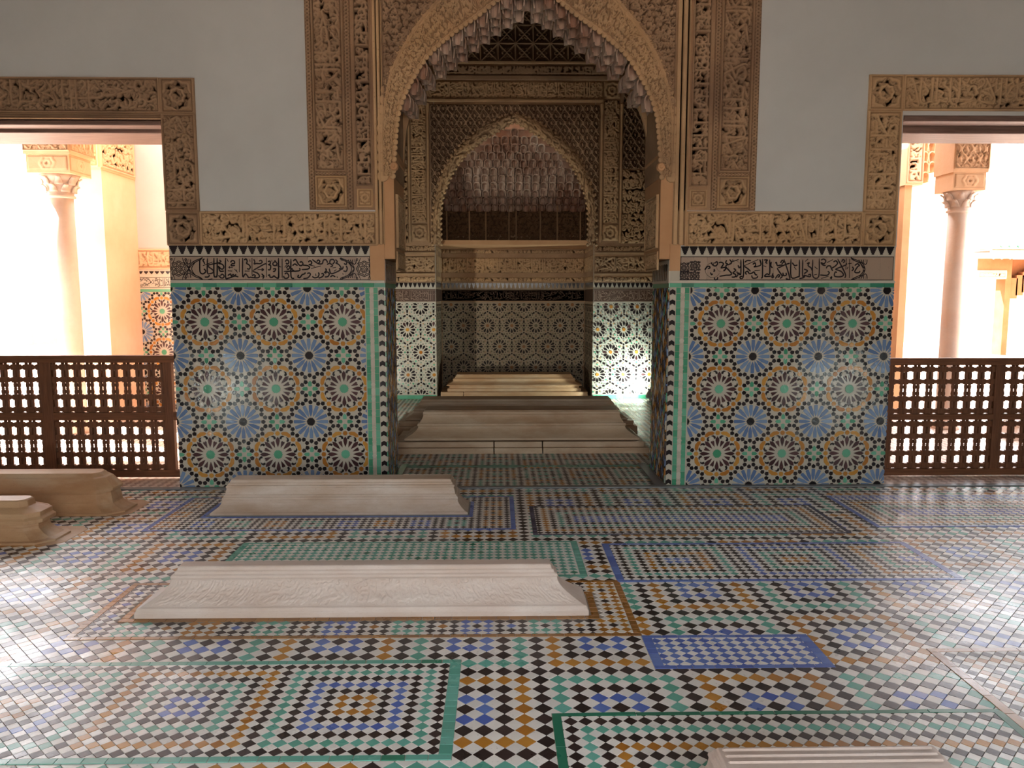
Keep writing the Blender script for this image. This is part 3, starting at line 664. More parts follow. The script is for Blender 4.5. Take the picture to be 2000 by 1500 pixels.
# ------------------------------------------------------------------ piers
FRONT = Frame((0, D1, 0), (1, 0, 0), (0, 0, 1))     # u right, v up, n towards the camera (-y)
def pier(side):
    L = side == 'left'
    x0, x1 = (XL0, XL1) if L else (XR0, XR1)
    pr = boxobj('wall_%s_pier' % side, x0 + 0.004, x1 - 0.004, D1, D2, 0, 2.0, W_W, kind='structure')
    # the border column along the passage: chevrons, green strips, white beads
    bw = 0.17
    if L: sx0, sx1 = x0, x1 - 0.165
    else: sx0, sx1 = x0 + 0.175, x1
    fr = Frame((sx0, D1, 0.0), (1, 0, 0), (0, 0, 1))
    b1 = P(400, 629, D1) if L else P(1408, 632, D1)
    b2 = P(669, 634, D1) if L else P(1665, 633, D1)
    b3 = P(414, 888, D1) if L else P(1405, 886, D1)
    ax = (b2[0] - b1[0]) / 2; ay = (b1[1] - b3[1]) / 2
    star_wall(fr, pr, sx1 - sx0, DZ - 0.035, b1[0] - sx0, b1[1], ax, ay, cap=300)
    mb = MB(); e = 1 if L else -1; xe = x1 if L else x0      # xe: the passage edge
    for k in range(int(DZ / 0.042) + 1):
        z = 0.01 + k * 0.042
        if z > DZ - 0.07: break
        xa, xb = sorted((xe - e * 0.004, xe - e * 0.052))
        xm = (xa + xb) / 2
        c = [(xa, z), (xm, z + 0.014), (xb, z), (xb, z + 0.036), (xm, z + 0.050), (xa, z + 0.036)]
        prism(mb, FRONT, c, 0, 0.004, W_K if k % 2 == 0 else W_W, 0.0006, 0.01)
    mb.build('chevron_border', pr, stuff=True)
    mb = MB()
    ga, gb = sorted((xe - e * 0.058, xe - e * (0.158 if L else 0.165)))
    gw = gb - ga; z = 0.0; k = 0
    while z < DZ - 0.04:
        ln = 0.06; z2 = min(z + ln, DZ - 0.036)
        for (p, q) in ((ga, ga + gw * .34), (gb - gw * .34, gb)):
            prism(mb, FRONT, [(p, z + .001), (q, z + .001), (q, z2 - .001), (p, z2 - .001)], 0, 0.004, W_G, 0.0006, 0.01)
        xm = (ga + gb) / 2; w = gw * .17
        if k % 2 == 0: prism(mb, FRONT, [(xm + math.cos(t) * w * 1.15, z + ln / 2 + math.sin(t) * w * 1.15) for t in [PI / 4 * q for q in range(8)]], 0, 0.0045, W_W, 0.0006, 0.01)
        else: prism(mb, FRONT, [(xm - w, z + .008), (xm, z - .004), (xm + w, z + .008), (xm + w, z2 - .008), (xm, z2 + .004), (xm - w, z2 - .008)], 0, 0.0045, W_W, 0.0006, 0.01)
        z += ln; k += 1
    mb.build('green_border', pr, stuff=True)
    # green course, white fillet
    x = x0 + 0.002; n = 0
    while x < x1 - 0.002:
        ln = rnd.uniform(0.09, 0.16); xx = min(x + ln, x1 - 0.002)
        b = MB(); prism(b, XY, [(0, 0), (xx - x - .0015, 0), (xx - x - .0015, .034), (0, .034)], 0, 0.005, W_G if rnd.random() < .6 else F_D, 0.0006, 0.008)
        o = b.build('course_tile', pr); o.matrix_basis = FRONT.mat(x, DZ - 0.034, 0); x = xx
    boxobj('white_fillet', x0, x1, D1 - 0.010, D1 + 0.01, DZ + 0.001, DZ + 0.019, W_W, pr)
    # inscription tiles
    z0, z1 = 1.728, 1.922
    bx1 = XL1 - 0.115 if L else XR1 - 0.02
    bx0 = XL0 + 0.006 if L else XR0 + 0.085
    n = 16; step = (bx1 - bx0) / n
    for k in range(n):
        b = MB()
        plain = (not L) and k >= n - 1
        b.box(bx0 + k * step + .0008, bx0 + (k + 1) * step - .0008, D1 - 0.008, D1 + 0.01, z0, z1, W_T)
        b.build('inscription_tile', pr, label='blank terracotta-coloured tile' if plain else None)
    fi = Frame((0, D1 - 0.0083, 0), (1, 0, 0), (0, 0, 1))
    mb = MB(); wd = 0.0112
    def put(strokes, ox, sc, oy=475, w=wd, sm=4):
        for s in strokes:
            pts = [P(ox + a / sc, oy + b / sc, D1) for a, b in smooth(s, sm)]
            pts = [(min(max(p[0], bx0), bx1), min(max(p[1], z0 + .004), z1 - .004)) for p in pts]
            ribbon(mb, fi, pts, w, rnd.uniform(0.0002, 0.0009), W_K)
    if L:
        put(L1, 330, 9.09); put(L2, 540, 9.09)
        put(medallion(180, 452, 128, 395), 330, 9.09, w=.0065, sm=1); put(medallion(1562, 456, 130, 395), 540, 9.09, w=.0065, sm=1)
        put(knot(360, 452, -1), 330, 9.09, w=.0075); put(knot(1385, 456, 1), 540, 9.09, w=.0075)
        put([[(600, 262), (560, 300), (480, 335), (430, 400), (412, 452), (430, 510), (480, 570), (560, 605), (612, 650)]], 330, 9.09, w=.007)
        put([[(1130, 262), (1160, 300), (1240, 320), (1310, 380), (1335, 456), (1310, 530), (1240, 590), (1160, 610), (1130, 650)]], 540, 9.09, w=.007)
    else:
        put(R1, 1310, 9.09); put(R2, 1520, 8.696)
        put(medallion(232, 440, 88, 200), 1310, 9.09, w=.006, sm=1); put(medallion(235, 570, 80, 180), 1310, 9.09, w=.006, sm=1)
        put(medallion(430, 405, 84, 160), 1310, 9.09, w=.006, sm=1); put(medallion(420, 590, 84, 160), 1310, 9.09, w=.006, sm=1)
        put(knot(1468, 442, 1), 1520, 8.696, w=.0075)
        put([[(1230, 262), (1290, 300), (1370, 330), (1420, 400), (1436, 446), (1420, 510), (1370, 550), (1290, 585), (1230, 620)]], 1520, 8.696, w=.007)
        put([arc(740, 480, 130, 20, 300, 24), arc(900, 420, 90, 0, 270), arc(1130, 420, 110, 60, 330)], 1310, 9.09, w=.002, sm=1)
    for zz in (z0 + .003, z1 - .003): ribbon(mb, fi, [(bx0, zz), (bx1, zz)], .005, .0004, W_K, False)
    for xx in (bx0 + .003, bx1 - .003): ribbon(mb, fi, [(xx, z0), (xx, z1)], .005, .0004, W_K, False)
    mb.build('inscription_lettering', pr, label='black interlaced script glazed on the tan tiles')
    if L: boxobj('jamb_plaster', XL1 - .113, XL1 + .004, D1 - .012, D1 + .02, DZ + .022, 2.02, STUC3, pr)
    else: boxobj('jamb_plaster', XR0 - .004, XR0 + .083, D1 - .012, D1 + .02, DZ + .10, 2.02, STUC3, pr)
    # merlon frieze
    boxobj('merlon_ground', bx0, bx1, D1 - 0.008, D1 + 0.01, z1 + .002, 2.004, W_W, pr)
    pm = 0.0699; n = int((bx1 - bx0) / pm); poly = []
    hw, hh = pm * .47, 0.066
    pts = []
    for k in range(5):
        t = k / 5.0; t2 = (k + 1) / 5.0
        wa = hw * (1 - t * .85); pts += [(-wa, hh * (1 - t) - hh * 0.0), (-wa, hh * (1 - t2))]
    pts = [(-hw, hh)] + [(p[0], p[1]) for p in pts]; poly = pts + [(-a, b) for a, b in pts[::-1]]
    q = []
    for p in poly:
        if not q or (abs(p[0] - q[-1][0]) + abs(p[1] - q[-1][1])) > 1e-6: q.append(p)
    for k in range(n):
        tile_obj('merlon_tile', 'merlon', q, 0.0030, W_K, FRONT, bx0 + (k + .5) * (bx1 - bx0) / n, 2.003 - hh, 0.008, 0, pr, bev=0.0003, tilt=0.006)
    # passage side: fine interlace of long stars
    sg = 1 if L else -1
    fr = Frame((x1 - 0.004, D1, 0), (0, 1, 0), (0, 0, 1)) if L else Frame((x0 + 0.004, D2, 0), (0, -1, 0), (0, 0, 1))
    Wd = D2 - D1; mb = MB()
    cols = [W_K, W_S, W_A, W_G, W_K, W_W, W_B, W_R]
    cw, chh = 0.052, 0.078
    for i in range(int(Wd / cw * 2) + 2):
        for j in range(int(DZ / chh * 2) + 2):
            if (i + j) % 2: continue
            cx, cy = i * cw / 2, j * chh / 2
            m = cols[(i * 3 + j * 5 + (i * j) % 3) % 8]
            q = [(cx, cy + .034), (cx + .014, cy + .016), (cx + .019, cy), (cx + .014, cy - .016), (cx, cy - .034), (cx - .014, cy - .016), (cx - .019, cy), (cx - .014, cy + .016)]
            c = clip(q, 0.05, Wd - 0.02, 0.02, DZ - 0.04)
            if c: prism(mb, fr, c, 0, 0.008, m, 0.0008, 0.02)
    for j in range(int(DZ / 0.042)):
        prism(mb, fr, [(0.004, j * .042 + .01), (.042, j * .042 + .01), (.042, j * .042 + .048), (.004, j * .042 + .048)], 0, .007, W_W if j % 2 else W_G, .0008, .01)
    prism(mb, fr, [(0, DZ - .036), (Wd, DZ - .036), (Wd, DZ), (0, DZ)], 0, .008, F_D if L else W_G)
    mb.build('passage_mosaic', pr, stuff=True)
    boxobj('white_fillet', (x1 - .004 if L else x0 - .008), (x1 + .008 if L else x0 + .004), D1, D2, DZ, DZ + .19, W_T if L else W_W, pr)
    mb = MB()
    for j in range(int(Wd / .07)):
        y = .01 + j * .07
        prism(mb, fr, [(y, DZ + .02), (y + .02, DZ + .02), (y + .045, DZ + .09), (y + .06, DZ + .15), (y + .01, DZ + .16)], .008, .014, W_K)
    mb.build('merlon_pieces', pr, stuff=True)
    return pr
PL = pier('left'); PR = pier('right')

# ================================================================== CARVED STUCCO: relief fields
RES = 0.0050
def stroke(A, pts, w, h=1.0, wrapx=True, wrapy=True, flatk=2.6):
    """carve a rounded stroke of width w (pixels) into array A"""
    ny, nx = A.shape; r = w / 2.0; k = int(r + 1.5)
    yy, xx = np.mgrid[-k:k + 1, -k:k + 1]
    for i in range(len(pts) - 1):
        (x0, y0), (x1, y1) = pts[i], pts[i + 1]
        n = max(1, int(math.hypot(x1 - x0, y1 - y0) / max(0.7, r * 0.5)))
        for t in range(n + 1):
            x = x0 + (x1 - x0) * t / n; y = y0 + (y1 - y0) * t / n
            ix, iy = int(round(x)), int(round(y))
            d = np.hypot(xx - (x - ix), yy - (y - iy)) / r
            v = np.clip((1 - d) * flatk, 0, 1) * h
            X = np.arange(ix - k, ix + k + 1); Y = np.arange(iy - k, iy + k + 1)
            if wrapx: X = X % nx
            if wrapy: Y = Y % ny
            if not wrapx and (X[0] < 0 or X[-1] >= nx): continue
            if not wrapy and (Y[0] < 0 or Y[-1] >= ny): continue
            S = np.ix_(Y, X); A[S] = np.maximum(A[S], v)
def scroll_tex(n, step, seed, w=2.2, h=0.75, base=None):
    r = random.Random(seed); A = np.zeros((n, n)) if base is None else base
    m = max(1, int(n / step))
    for a in range(m):
        for b in range(m):
            cx, cy = (a + .5 * (b % 2) + r.uniform(.3, .7)) * n / m, (b + r.uniform(.3, .7)) * n / m
            R = step * r.uniform(.42, .6); a0 = r.uniform(0, 2 * PI); sg = r.choice((-1, 1)); pts = []
            for k in range(17):
                t = k / 16.0; ang = a0 + sg * t * 2.6 * PI; rr = R * (1 - .85 * t)
                pts.append((cx + rr * math.cos(ang), cy + rr * math.sin(ang)))
            stroke(A, pts, w, h); stroke(A, pts[-2:], w * 1.9, h)
            for q in (2, 6, 10):
                x, y = pts[q]; ang = r.uniform(0, 2 * PI)
                stroke(A, [(x, y), (x + step * .22 * math.cos(ang), y + step * .22 * math.sin(ang))], w * 1.5, h)
            ang = a0 + PI / 2; x, y = pts[0]
            stroke(A, [(x, y), (x + step * .5 * math.cos(ang), y + step * .5 * math.sin(ang))], w, h)
    return A
SCROLL = scroll_tex(200, 10.5, 3, 2.5)
SCROLLD = scroll_tex(200, 9.5, 8, 2.3, 1.0)
SCROLLF = scroll_tex(160, 7.5, 5, 1.7, 1.0)
def script_tex(hpx, seed, lw, n=0):
    """an inscription band hpx pixels high, the traced letters over small scrolls"""
    parts = [(L1, 545, 1985), (L2, 0, 1290), (R2, 0, 1260), (R1, 700, 2000)]
    r = random.Random(seed); r.shuffle(parts)
    k = hpx * 0.92 / 395.0; W = int(sum(b - a for _, a, b in parts) * k)
    A = np.tile(SCROLL, (2, W // 200 + 2))[:hpx, :W].copy() * 0.85
    x0 = 0
    for S, a, b in parts:
        for s in S:
            pts = [(x0 + (p[0] - a) * k, hpx - (p[1] - 245) * k) for p in smooth(s, 3)]
            stroke(A, pts, lw, 1.0, True, False)
        x0 += (b - a) * k
    return A
def kufic_tex(hpx, W, seed):
    """bold pierced work: bars across, thick curls between"""
    r = random.Random(seed); A = np.zeros((hpx, W))
    bay = int(hpx * .72); x = 0
    while x < W:
        stroke(A, [(x, 2), (x, hpx - 3)], 4.2, 1.0, True, False, 3)
        for _ in range(7):
            cx, cy = x + r.uniform(.1, .9) * bay, r.uniform(.1, .9) * hpx
            a0 = r.uniform(0, 6.28); R = r.uniform(.14, .26) * hpx; sg = r.choice((-1, 1))
            pts = [(cx + R * (1 - .5 * k / 8) * math.cos(a0 + sg * k * .5), cy + R * (1 - .5 * k / 8) * math.sin(a0 + sg * k * .5)) for k in range(9)]
            stroke(A, pts, r.uniform(3.0, 4.6), 1.0, True, False, 2.5)
        stroke(A, [(x, hpx * .2), (x + bay * r.uniform(.5, 1), hpx * .2)], 3.4, 1.0, True, False, 3)
        x += bay
    return A
def sebka_tex(ny, nx, res, a, b):
    """lozenge net with a bud in each mesh"""
    y, x = np.mgrid[0:ny, 0:nx].astype(float) * res
    g = np.cos(2 * PI * x / a) + np.cos(2 * PI * y / b + 0.25 * np.sin(4 * PI * x / a))
    A = np.where(np.abs(g) < .34, 1.0, 0.0)
    A = np.maximum(A, np.where(np.abs(np.abs(g) - 1.0) < .13, .7, 0)); A = np.maximum(A, np.where(np.abs(g) > 1.72, .9, 0))
    return A
def net_tex(ny, nx, res, a):
    y, x = np.mgrid[0:ny, 0:nx].astype(float) * res
    A = np.zeros((ny, nx))
    for (u, v) in ((1, 0), (0, 1), (.7071, .7071), (.7071, -.7071)):
        s = a if u in (0, 1) else a * .7071
        d = np.abs(((x * u + y * v) / s + .5) % 1 - .5) * s
        A = np.maximum(A, np.clip(1.6 - d / .008, 0, 1))
    r = np.hypot((x / a % 1 - .5), (y / a % 1 - .5)) * a; th = np.arctan2((y / a % 1 - .5), (x / a % 1 - .5))
    A = np.maximum(A, np.where(np.abs(r - a * .22 * (1 + .25 * np.cos(6 * th))) < .008, .7, 0))
    return A
def rope_tex(ny, nx, p):
    y, x = np.mgrid[0:ny, 0:nx].astype(float); t = (x / p) * PI; c = np.cos(t) * .32
    v = y / max(1, ny - 1) - .5
    return np.maximum(np.clip(1.5 - np.abs(v - c) * 5, 0, 1), np.clip(1.5 - np.abs(v + c) * 5, 0, 1))
def fit(T, ny, nx, oy=0, ox=0):
    return T[(np.arange(ny) + oy) % T.shape[0]][:, (np.arange(nx) + ox) % T.shape[1]].copy()
def rails(A, w=3, gap=2, top=1.0):
    """raised fillet and groove round a field"""
    B = A.copy(); n = w + gap
    B[:n] = .15; B[-n:] = .15; B[:, :n] = .15; B[:, -n:] = .15
    B[:w] = top; B[-w:] = top; B[:, :w] = top; B[:, -w:] = top
    return B
def grid_mesh(name, V, keep=None, mat=STUC, parent=None, ground=None, **kw):
    """V: ny x nx x 3 world points"""
    ny, nx, _ = V.shape
    idx = np.arange(ny * nx).reshape(ny, nx)
    q = np.stack([idx[:-1, :-1], idx[:-1, 1:], idx[1:, 1:], idx[1:, :-1]], -1).reshape(-1, 4)
    if keep is not None: q = q[keep[:-1, :-1].reshape(-1)]
    me = bpy.data.meshes.new(name)
    me.vertices.add(ny * nx); me.vertices.foreach_set('co', V.reshape(-1).astype(np.float32))
    n = len(q)
    me.loops.add(n * 4); me.loops.foreach_set('vertex_index', q.reshape(-1).astype(np.int32))
    me.polygons.add(n); me.polygons.foreach_set('loop_start', (np.arange(n) * 4).astype(np.int32))
    me.materials.append(mat)
    me.update(calc_edges=True)
    if ground is not None:
        at = me.attributes.new('ground', 'FLOAT', 'POINT'); at.data.foreach_set('value', np.clip(ground, 0, 1).reshape(-1).astype(np.float32))
    return link(name, me, parent, **kw)
def relief(name, fr, x0, x1, y0, y1, tex, depth, mat=STUC, parent=None, res=RES, keepf=None, base=0.0, rail=(3, 2), **kw):
    """a carved panel: tex(ny, nx) -> heights 0..1"""
    nx = max(4, int(round((x1 - x0) / res))); ny = max(4, int(round((y1 - y0) / res)))
    A = tex(ny, nx)
    if rail: A = rails(A, *rail)
    xs = np.linspace(x0, x1, nx); ys = np.linspace(y0, y1, ny); X, Y = np.meshgrid(xs, ys)
    Hh = base + A * depth
    Hh[0] = Hh[-1] = -0.002; Hh[:, 0] = Hh[:, -1] = -0.002
    O, u, v, n = (np.array(t) for t in (fr.O, fr.u, fr.v, fr.n))
    V = O + X[..., None] * u + Y[..., None] * v + Hh[..., None] * n
    keep = keepf(X, Y) if keepf else None
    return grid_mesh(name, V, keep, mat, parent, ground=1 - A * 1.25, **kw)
def t_scroll(T=None, ox=0, oy=0): return lambda ny, nx: fit(SCROLL if T is None else T, ny, nx, oy, ox)
def t_script(seed, lw=4.2, ox=0):
    return lambda ny, nx: fit(script_tex(ny, seed, lw), ny, nx, 0, ox)
def t_script_v(seed, lw=4.2, ox=0):
    return lambda ny, nx: fit(script_tex(nx, seed, lw), nx, ny, 0, ox).T[:, ::-1].copy()
def t_kufic_v(seed): return lambda ny, nx: kufic_tex(nx, ny + 40, seed).T[:ny, ::-1].copy()
def t_kufic(seed): return lambda ny, nx: kufic_tex(ny, nx + 40, seed)[:, :nx].copy()
def t_rosette(lobes=8):
    def f(ny, nx):
        A = fit(SCROLL, ny, nx, 11, 7) * .55
        y, x = np.mgrid[0:ny, 0:nx].astype(float); cx, cy = (nx - 1) / 2, (ny - 1) / 2; R = min(nx, ny) * .42
        r = np.hypot(x - cx, y - cy); th = np.arctan2(y - cy, x - cx); e = R * (1 + .08 * np.cos(lobes * th))
        A = np.where(r > e, .62, A)
        A = np.maximum(A, np.clip(2.2 - np.abs(r - e) / 1.3, 0, 1)); A = np.maximum(A, np.clip(2.0 - np.abs(r - e * .45) / 1.2, 0, .9))
        return A
    return f
def cartouche(f, horiz=True):
    """rounds off the end of a band field with a lobed medallion"""
    def g(ny, nx):
        A = f(ny, nx)
        return A
    return g

def X1(px, py=300): return P(px, py, D1)[0]
def Z1(py, px=1000): return P(px, py, D1)[1]

# ------------------------------------------------------------------ doorway surrounds
def surround(side):
    L = side == 'left'
    if L: va, vb, ha, hb, oa, ob, e = X1(320), X1(386), X1(393, 440), X1(737, 440), -5.95, X1(386), 'far'
    else: va, vb, ha, hb, oa, ob = X1(1690), X1(1756), X1(1340, 440), X1(1686, 440), X1(1690), 6.75
    px = 200 if L else 1850
    zt, zb = P(px, 152 if L else 147, D1)[1], P(px, 222 if L else 217, D1)[1]
    z2, z3 = 2.004, P(560 if L else 1500, 413, D1)[1]
    t = thing('stucco_door_surround', (va, D1, 2.0), 'brown carved stucco band framing the doorway ' + ('beside the two stacked marble graves' if L else 'that looks onto the tiled-roof pavilion'), 'door surround', 'carved stucco door surrounds')
    fr = Frame((0, D1 - 0.012, 0), (1, 0, 0), (0, 0, 1))
    def put(name, *a, **k):
        o = relief(name, fr, *a, **k)
        under(o, t); return o
    # bodies behind the carving
    def slab(x0, x1, z0, z1):
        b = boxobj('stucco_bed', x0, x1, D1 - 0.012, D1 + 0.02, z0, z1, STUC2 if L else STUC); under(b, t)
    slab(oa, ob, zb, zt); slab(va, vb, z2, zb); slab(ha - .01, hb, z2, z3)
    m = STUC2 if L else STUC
    sq = vb - va
    if L:
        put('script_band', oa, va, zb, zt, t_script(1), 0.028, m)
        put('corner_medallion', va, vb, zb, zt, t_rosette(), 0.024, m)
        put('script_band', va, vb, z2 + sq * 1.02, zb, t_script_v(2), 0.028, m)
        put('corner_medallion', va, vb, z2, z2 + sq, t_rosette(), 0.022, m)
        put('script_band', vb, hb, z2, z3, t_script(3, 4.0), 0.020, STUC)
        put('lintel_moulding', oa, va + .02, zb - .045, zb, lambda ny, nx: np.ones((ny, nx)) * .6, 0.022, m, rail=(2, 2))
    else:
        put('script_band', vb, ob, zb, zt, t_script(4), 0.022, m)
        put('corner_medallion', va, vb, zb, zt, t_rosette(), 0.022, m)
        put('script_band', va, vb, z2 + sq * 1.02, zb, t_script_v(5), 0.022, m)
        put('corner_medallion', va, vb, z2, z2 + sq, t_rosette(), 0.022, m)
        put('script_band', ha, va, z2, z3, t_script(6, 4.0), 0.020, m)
    # timber lintels
    if L: bs = [(-5.7, XL0 - .02, 6.50, 6.66, zb - .085, zb - .045), (-5.7, XL0, 6.66, 7.16, zb - .115, 3.054)]
    else: bs = [(XR1 + .02, 6.5, 6.50, 6.68, zb - .075, zb - .005), (XR1, 6.5, 6.72, 7.16, zb - .128, 3.054)]
    for k, (a, b, c, d, e0, e1) in enumerate(bs):
        o = boxobj('timber_lintel', a, b, c, d, e0, e1, BEAM); under(o, t)
        md = o.modifiers.new('b', 'BEVEL'); md.width = 0.012; md.segments = 3
    # plaster jamb inside the doorway
    return t
surround('left'); surround('right')

# ------------------------------------------------------------------ great arch
def resample(pts, n):
    d = [0]
    for a, b in zip(pts, pts[1:]): d.append(d[-1] + math.hypot(b[0] - a[0], b[1] - a[1]))
    out = []
    for k in range(n):
        s = d[-1] * k / (n - 1); i = min(len(d) - 2, max(0, int(np.searchsorted(d, s, side='right')) - 1))
        t = (s - d[i]) / max(1e-9, d[i + 1] - d[i]); out.append((pts[i][0] + (pts[i + 1][0] - pts[i][0]) * t, pts[i][1] + (pts[i + 1][1] - pts[i][1]) * t))
    return out, d[-1]
def curve_px(lst, Y, cx):
    """left half given in photo pixels, mirrored about x = cx: left foot -> apex -> right foot"""
    h = smooth([P(a, b, Y) for a, b in lst], 5)
    h[-1] = (cx, h[-1][1])
    return h + [(2 * cx - x, z) for x, z in h[-2::-1]]
OUT1 = curve_px([(748, 345), (747, 300), (748, 230), (759, 160), (778, 112), (804, 67), (836, 26), (870, -12), (915, -50), (970, -90), (1031, -128)], D1, XC)
INN1 = curve_px([(768, 345), (771, 300), (778, 224), (798, 170), (836, 109), (887, 64), (932, 32), (975, -2), (1005, -28), (1031, -60)], D1, XC)
BAK2 = curve_px([(790, 345), (791, 323), (793, 272), (804, 224), (826, 186), (852, 150), (890, 122), (932, 86), (977, 54), (1009, 38), (1031, 14)], D2, XC + 0.012)

def cell_mesh(name, w, h, d, mat):
    """one hanging muqarnas cell: a hooded niche under a rolled arch rim"""
    mb = MB(); n = 8
    def arch(hw, top, foot):
        L_ = [(foot, 0.0)]
        for k in range(n + 1):
            a = PI * k / n; L_.append((hw * math.cos(a), h * .46 + (top - h * .46) * math.sin(a) ** .85))
        return L_ + [(-foot, 0.0)]
    o2, o1, o0 = arch(w * .50, h * .93, w * .44), arch(w * .47, h * .90, w * .41), arch(w * .38, h * .81, w * .30)
    R = [[(x, d, z) for x, z in o2], [(x, .012, z) for x, z in o2], [(x, -.008, z) for x, z in o1], [(x, -.004, z) for x, z in o0],
         [(x * .92, d * .30, z * .985) for x, z in o0], [(x * .6, d * .62, z * .93) for x, z in o0], [(0, d * .72, z * .86) for x, z in o0]]
    m = len(o0); vs = [p for r in R for p in r]; fs = []
    for r in range(len(R) - 1):
        for i in range(m - 1): fs.append((r * m + i, r * m + i + 1, (r + 1) * m + i + 1, (r + 1) * m + i))
    q = len(R)
    fs.append(tuple(r * m for r in range(q))); fs.append(tuple(r * m + m - 1 for r in range(q - 1, -1, -1)))
    mb.add(vs, fs, mat)
    return mb.mesh(name, False)
def put_mesh(name, me, parent, x, y, z, s=1.0, rz=0.0, sz=None):
    o = bpy.data.objects.new(name, me); COL.objects.link(o); o.parent = parent
    o.location = Vector((x, y, z)) - Vector(parent.location); o.rotation_euler = (0, 0, rz); o.scale = (s, 1, sz or s)
    return o

def great_arch():
    t = thing('muqarnas_arch', (XC, D1, 2.0), 'tall pointed stucco arch with hanging honeycomb underside over the central passage', 'arch')
    n = 90
    inn, _ = resample(INN1, n); bak, _ = resample(BAK2, n)
    top = 5.3
    # masonry: a front rib, a raised underside between, a rear rib
    outr, _ = resample(OUT1, n)
    mid = [(a[0] * .45 + b[0] * .55, a[1] * .45 + b[1] * .55) for a, b in zip(inn, outr)]
    fs = []
    for i in range(n - 1): fs += [(i, i + 1, n + i + 1, n + i), (2 * n + i + 1, 2 * n + i, 3 * n + i, 3 * n + i + 1), (i + 1, i, 2 * n + i, 2 * n + i + 1)]
    def slab_(c, ya, yb, nm, m):
        mb = MB(); mb.add([(x, ya, z) for x, z in c] + [(x, ya, HTOP - .005) for x, z in c] + [(x, yb, z) for x, z in c] + [(x, yb, HTOP - .005) for x, z in c], fs, m)
        o = mb.build(nm); under(o, t)
    slab_(inn, D1, D1 + .035, 'front_rib', STUC); slab_(mid, D1 + .03, D2 - .05, 'arch_masonry', MUQ)
    vs = [(x, D2 - .055, z) for x, z in bak] + [(x, D2 - .055, HTOP - .005) for x, z in bak] + [(x, D2, z) for x, z in bak] + [(x, D2, HTOP - .005) for x, z in bak]
    mb = MB(); mb.add(vs, fs, STUC); o = mb.build('rear_rib'); under(o, t)
    zs = INN1[0][1]
    for (a, b) in ((XL1 - 0.05, INN1[0][0] + .004), (INN1[-1][0] - .004, XR0 + 0.05)):
        o = boxobj('jamb', a, b, D1 - .003, D2, 2.0 if False else DZ + .195, zs + .02, STUC3); under(o, t)
    for (a, b) in ((XL1 - 0.005, INN1[0][0] + .01), (INN1[-1][0] - .01, XR0 + 0.005)):
        o = boxobj('jamb', min(a, b), max(a, b), D1 + .004, D2, zs, HTOP - .005, STUC2); under(o, t)
    fr = Frame((0, D1 - 0.006, 0), (1, 0, 0), (0, 0, 1))
    def put(name, *a, **k): o = relief(name, fr, *a, **k); under(o, t); return o
    # side bands, left then right, from outside inwards
    zb = P(640, 411, D1)[1] + .004; zq = P(640, 343, D1)[1]
    for (a, b, c, d, e, f, g, lab, m, m2) in ((X1(602), X1(615), X1(676), X1(690), X1(692), X1(731), X1(749), 7, STUC2, STUC), (X1(1478), X1(1464), X1(1402), X1(1389), X1(1386), X1(1344), X1(1316), 9, STUC2, STUC)):
        x0, x1 = sorted((a, g)); o = boxobj('stucco_bed', x0, x1, D1 - 0.006, D1 + .02, zb, top, m); under(o, t)
        for (p, q) in ((a, b), (c, d)):
            p, q = sorted((p, q)); put('rope_border', p, q, zb, top, lambda ny, nx: rope_tex(nx, ny, 5.5).T.copy(), 0.020, m, rail=(1, 1))
        p, q = sorted((b, c)); put('script_band', p, q, zq + .03, top, t_script_v(lab, 5.0, 300 if lab == 9 else 0), 0.036, m)
        put('square_medallion', p, q, zb + .02, zq, t_rosette(6), 0.028, m2); put('rope_border', p, q, zq, zq + .03, lambda ny, nx: rope_tex(ny, nx, 5.5), 0.020, m, rail=None)
        put('rope_border', p, q, zb, zb + .02, lambda ny, nx: rope_tex(ny, nx, 5.5), 0.018, m, rail=None)
        p, q = sorted((e, f)); put('pierced_band', p + .015, q - .015, zb + .19, top, t_kufic_v(lab), 0.045, m, rail=(2, 1)); put('small_medallion', p + .015, q - .015, zb + .02, zb + .17, t_rosette(8), 0.020, m2)
        p, q = sorted((f, g)); put('moulding', p, q, zb - .28, top, lambda ny, nx: np.tile((np.abs(np.sin(np.linspace(0, 2.5 * PI, nx))) > .5).astype(float), (ny, 1)), 0.022, m2, rail=None)
    # pierced spandrels over the arch
    oc, _ = resample(OUT1, 200); ox = np.array([p[0] for p in oc]); oz = np.array([p[1] for p in oc])
    def keep(X, Y):
        zz = np.interp(X, ox[np.argsort(ox)], oz[np.argsort(ox)]); return Y > zz + .014
    a, b = X1(750), X1(1315)
    put('pierced_spandrel', a, b, OUT1[0][1], top, lambda ny, nx: fit(SCROLLD, ny, nx), 0.036, STUC2, keepf=keep, rail=(2, 1))
    # archivolt: carved band following the curve
    m = int(7.2 / RES / 1.15); o1, L = resample(OUT1, m); i1, _ = resample(INN1, m)
    O1 = np.array(o1); I1 = np.array(i1); wn_ = 52
    s = np.linspace(0, 1, wn_)[:, None, None]
    Pxz = I1[None] * (1 - s) + O1[None] * s
    A = fit(SCROLL, wn_, m, 3, 9); A[:3] = .95; A[-3:] = .9; A[3:5] = .2; A[-5:-3] = .2
    bul = np.sin(np.linspace(0, PI, wn_))[:, None] * .028
    V = np.stack([Pxz[..., 0], D1 - 0.010 - A * .024 - bul, Pxz[..., 1]], -1); V[0, :, 1] = V[-1, :, 1] = D1
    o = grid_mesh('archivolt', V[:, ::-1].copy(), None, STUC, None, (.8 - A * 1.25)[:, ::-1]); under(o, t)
    # scallops round the outside
    mb = MB(); mb.lathe([(.030, 0), (.030, .016), (.024, .028), (.010, .034)], (0, 0, 0), STUC, 10); sme = mb.mesh('scallop', True)
    q, L = resample(OUT1, 64)
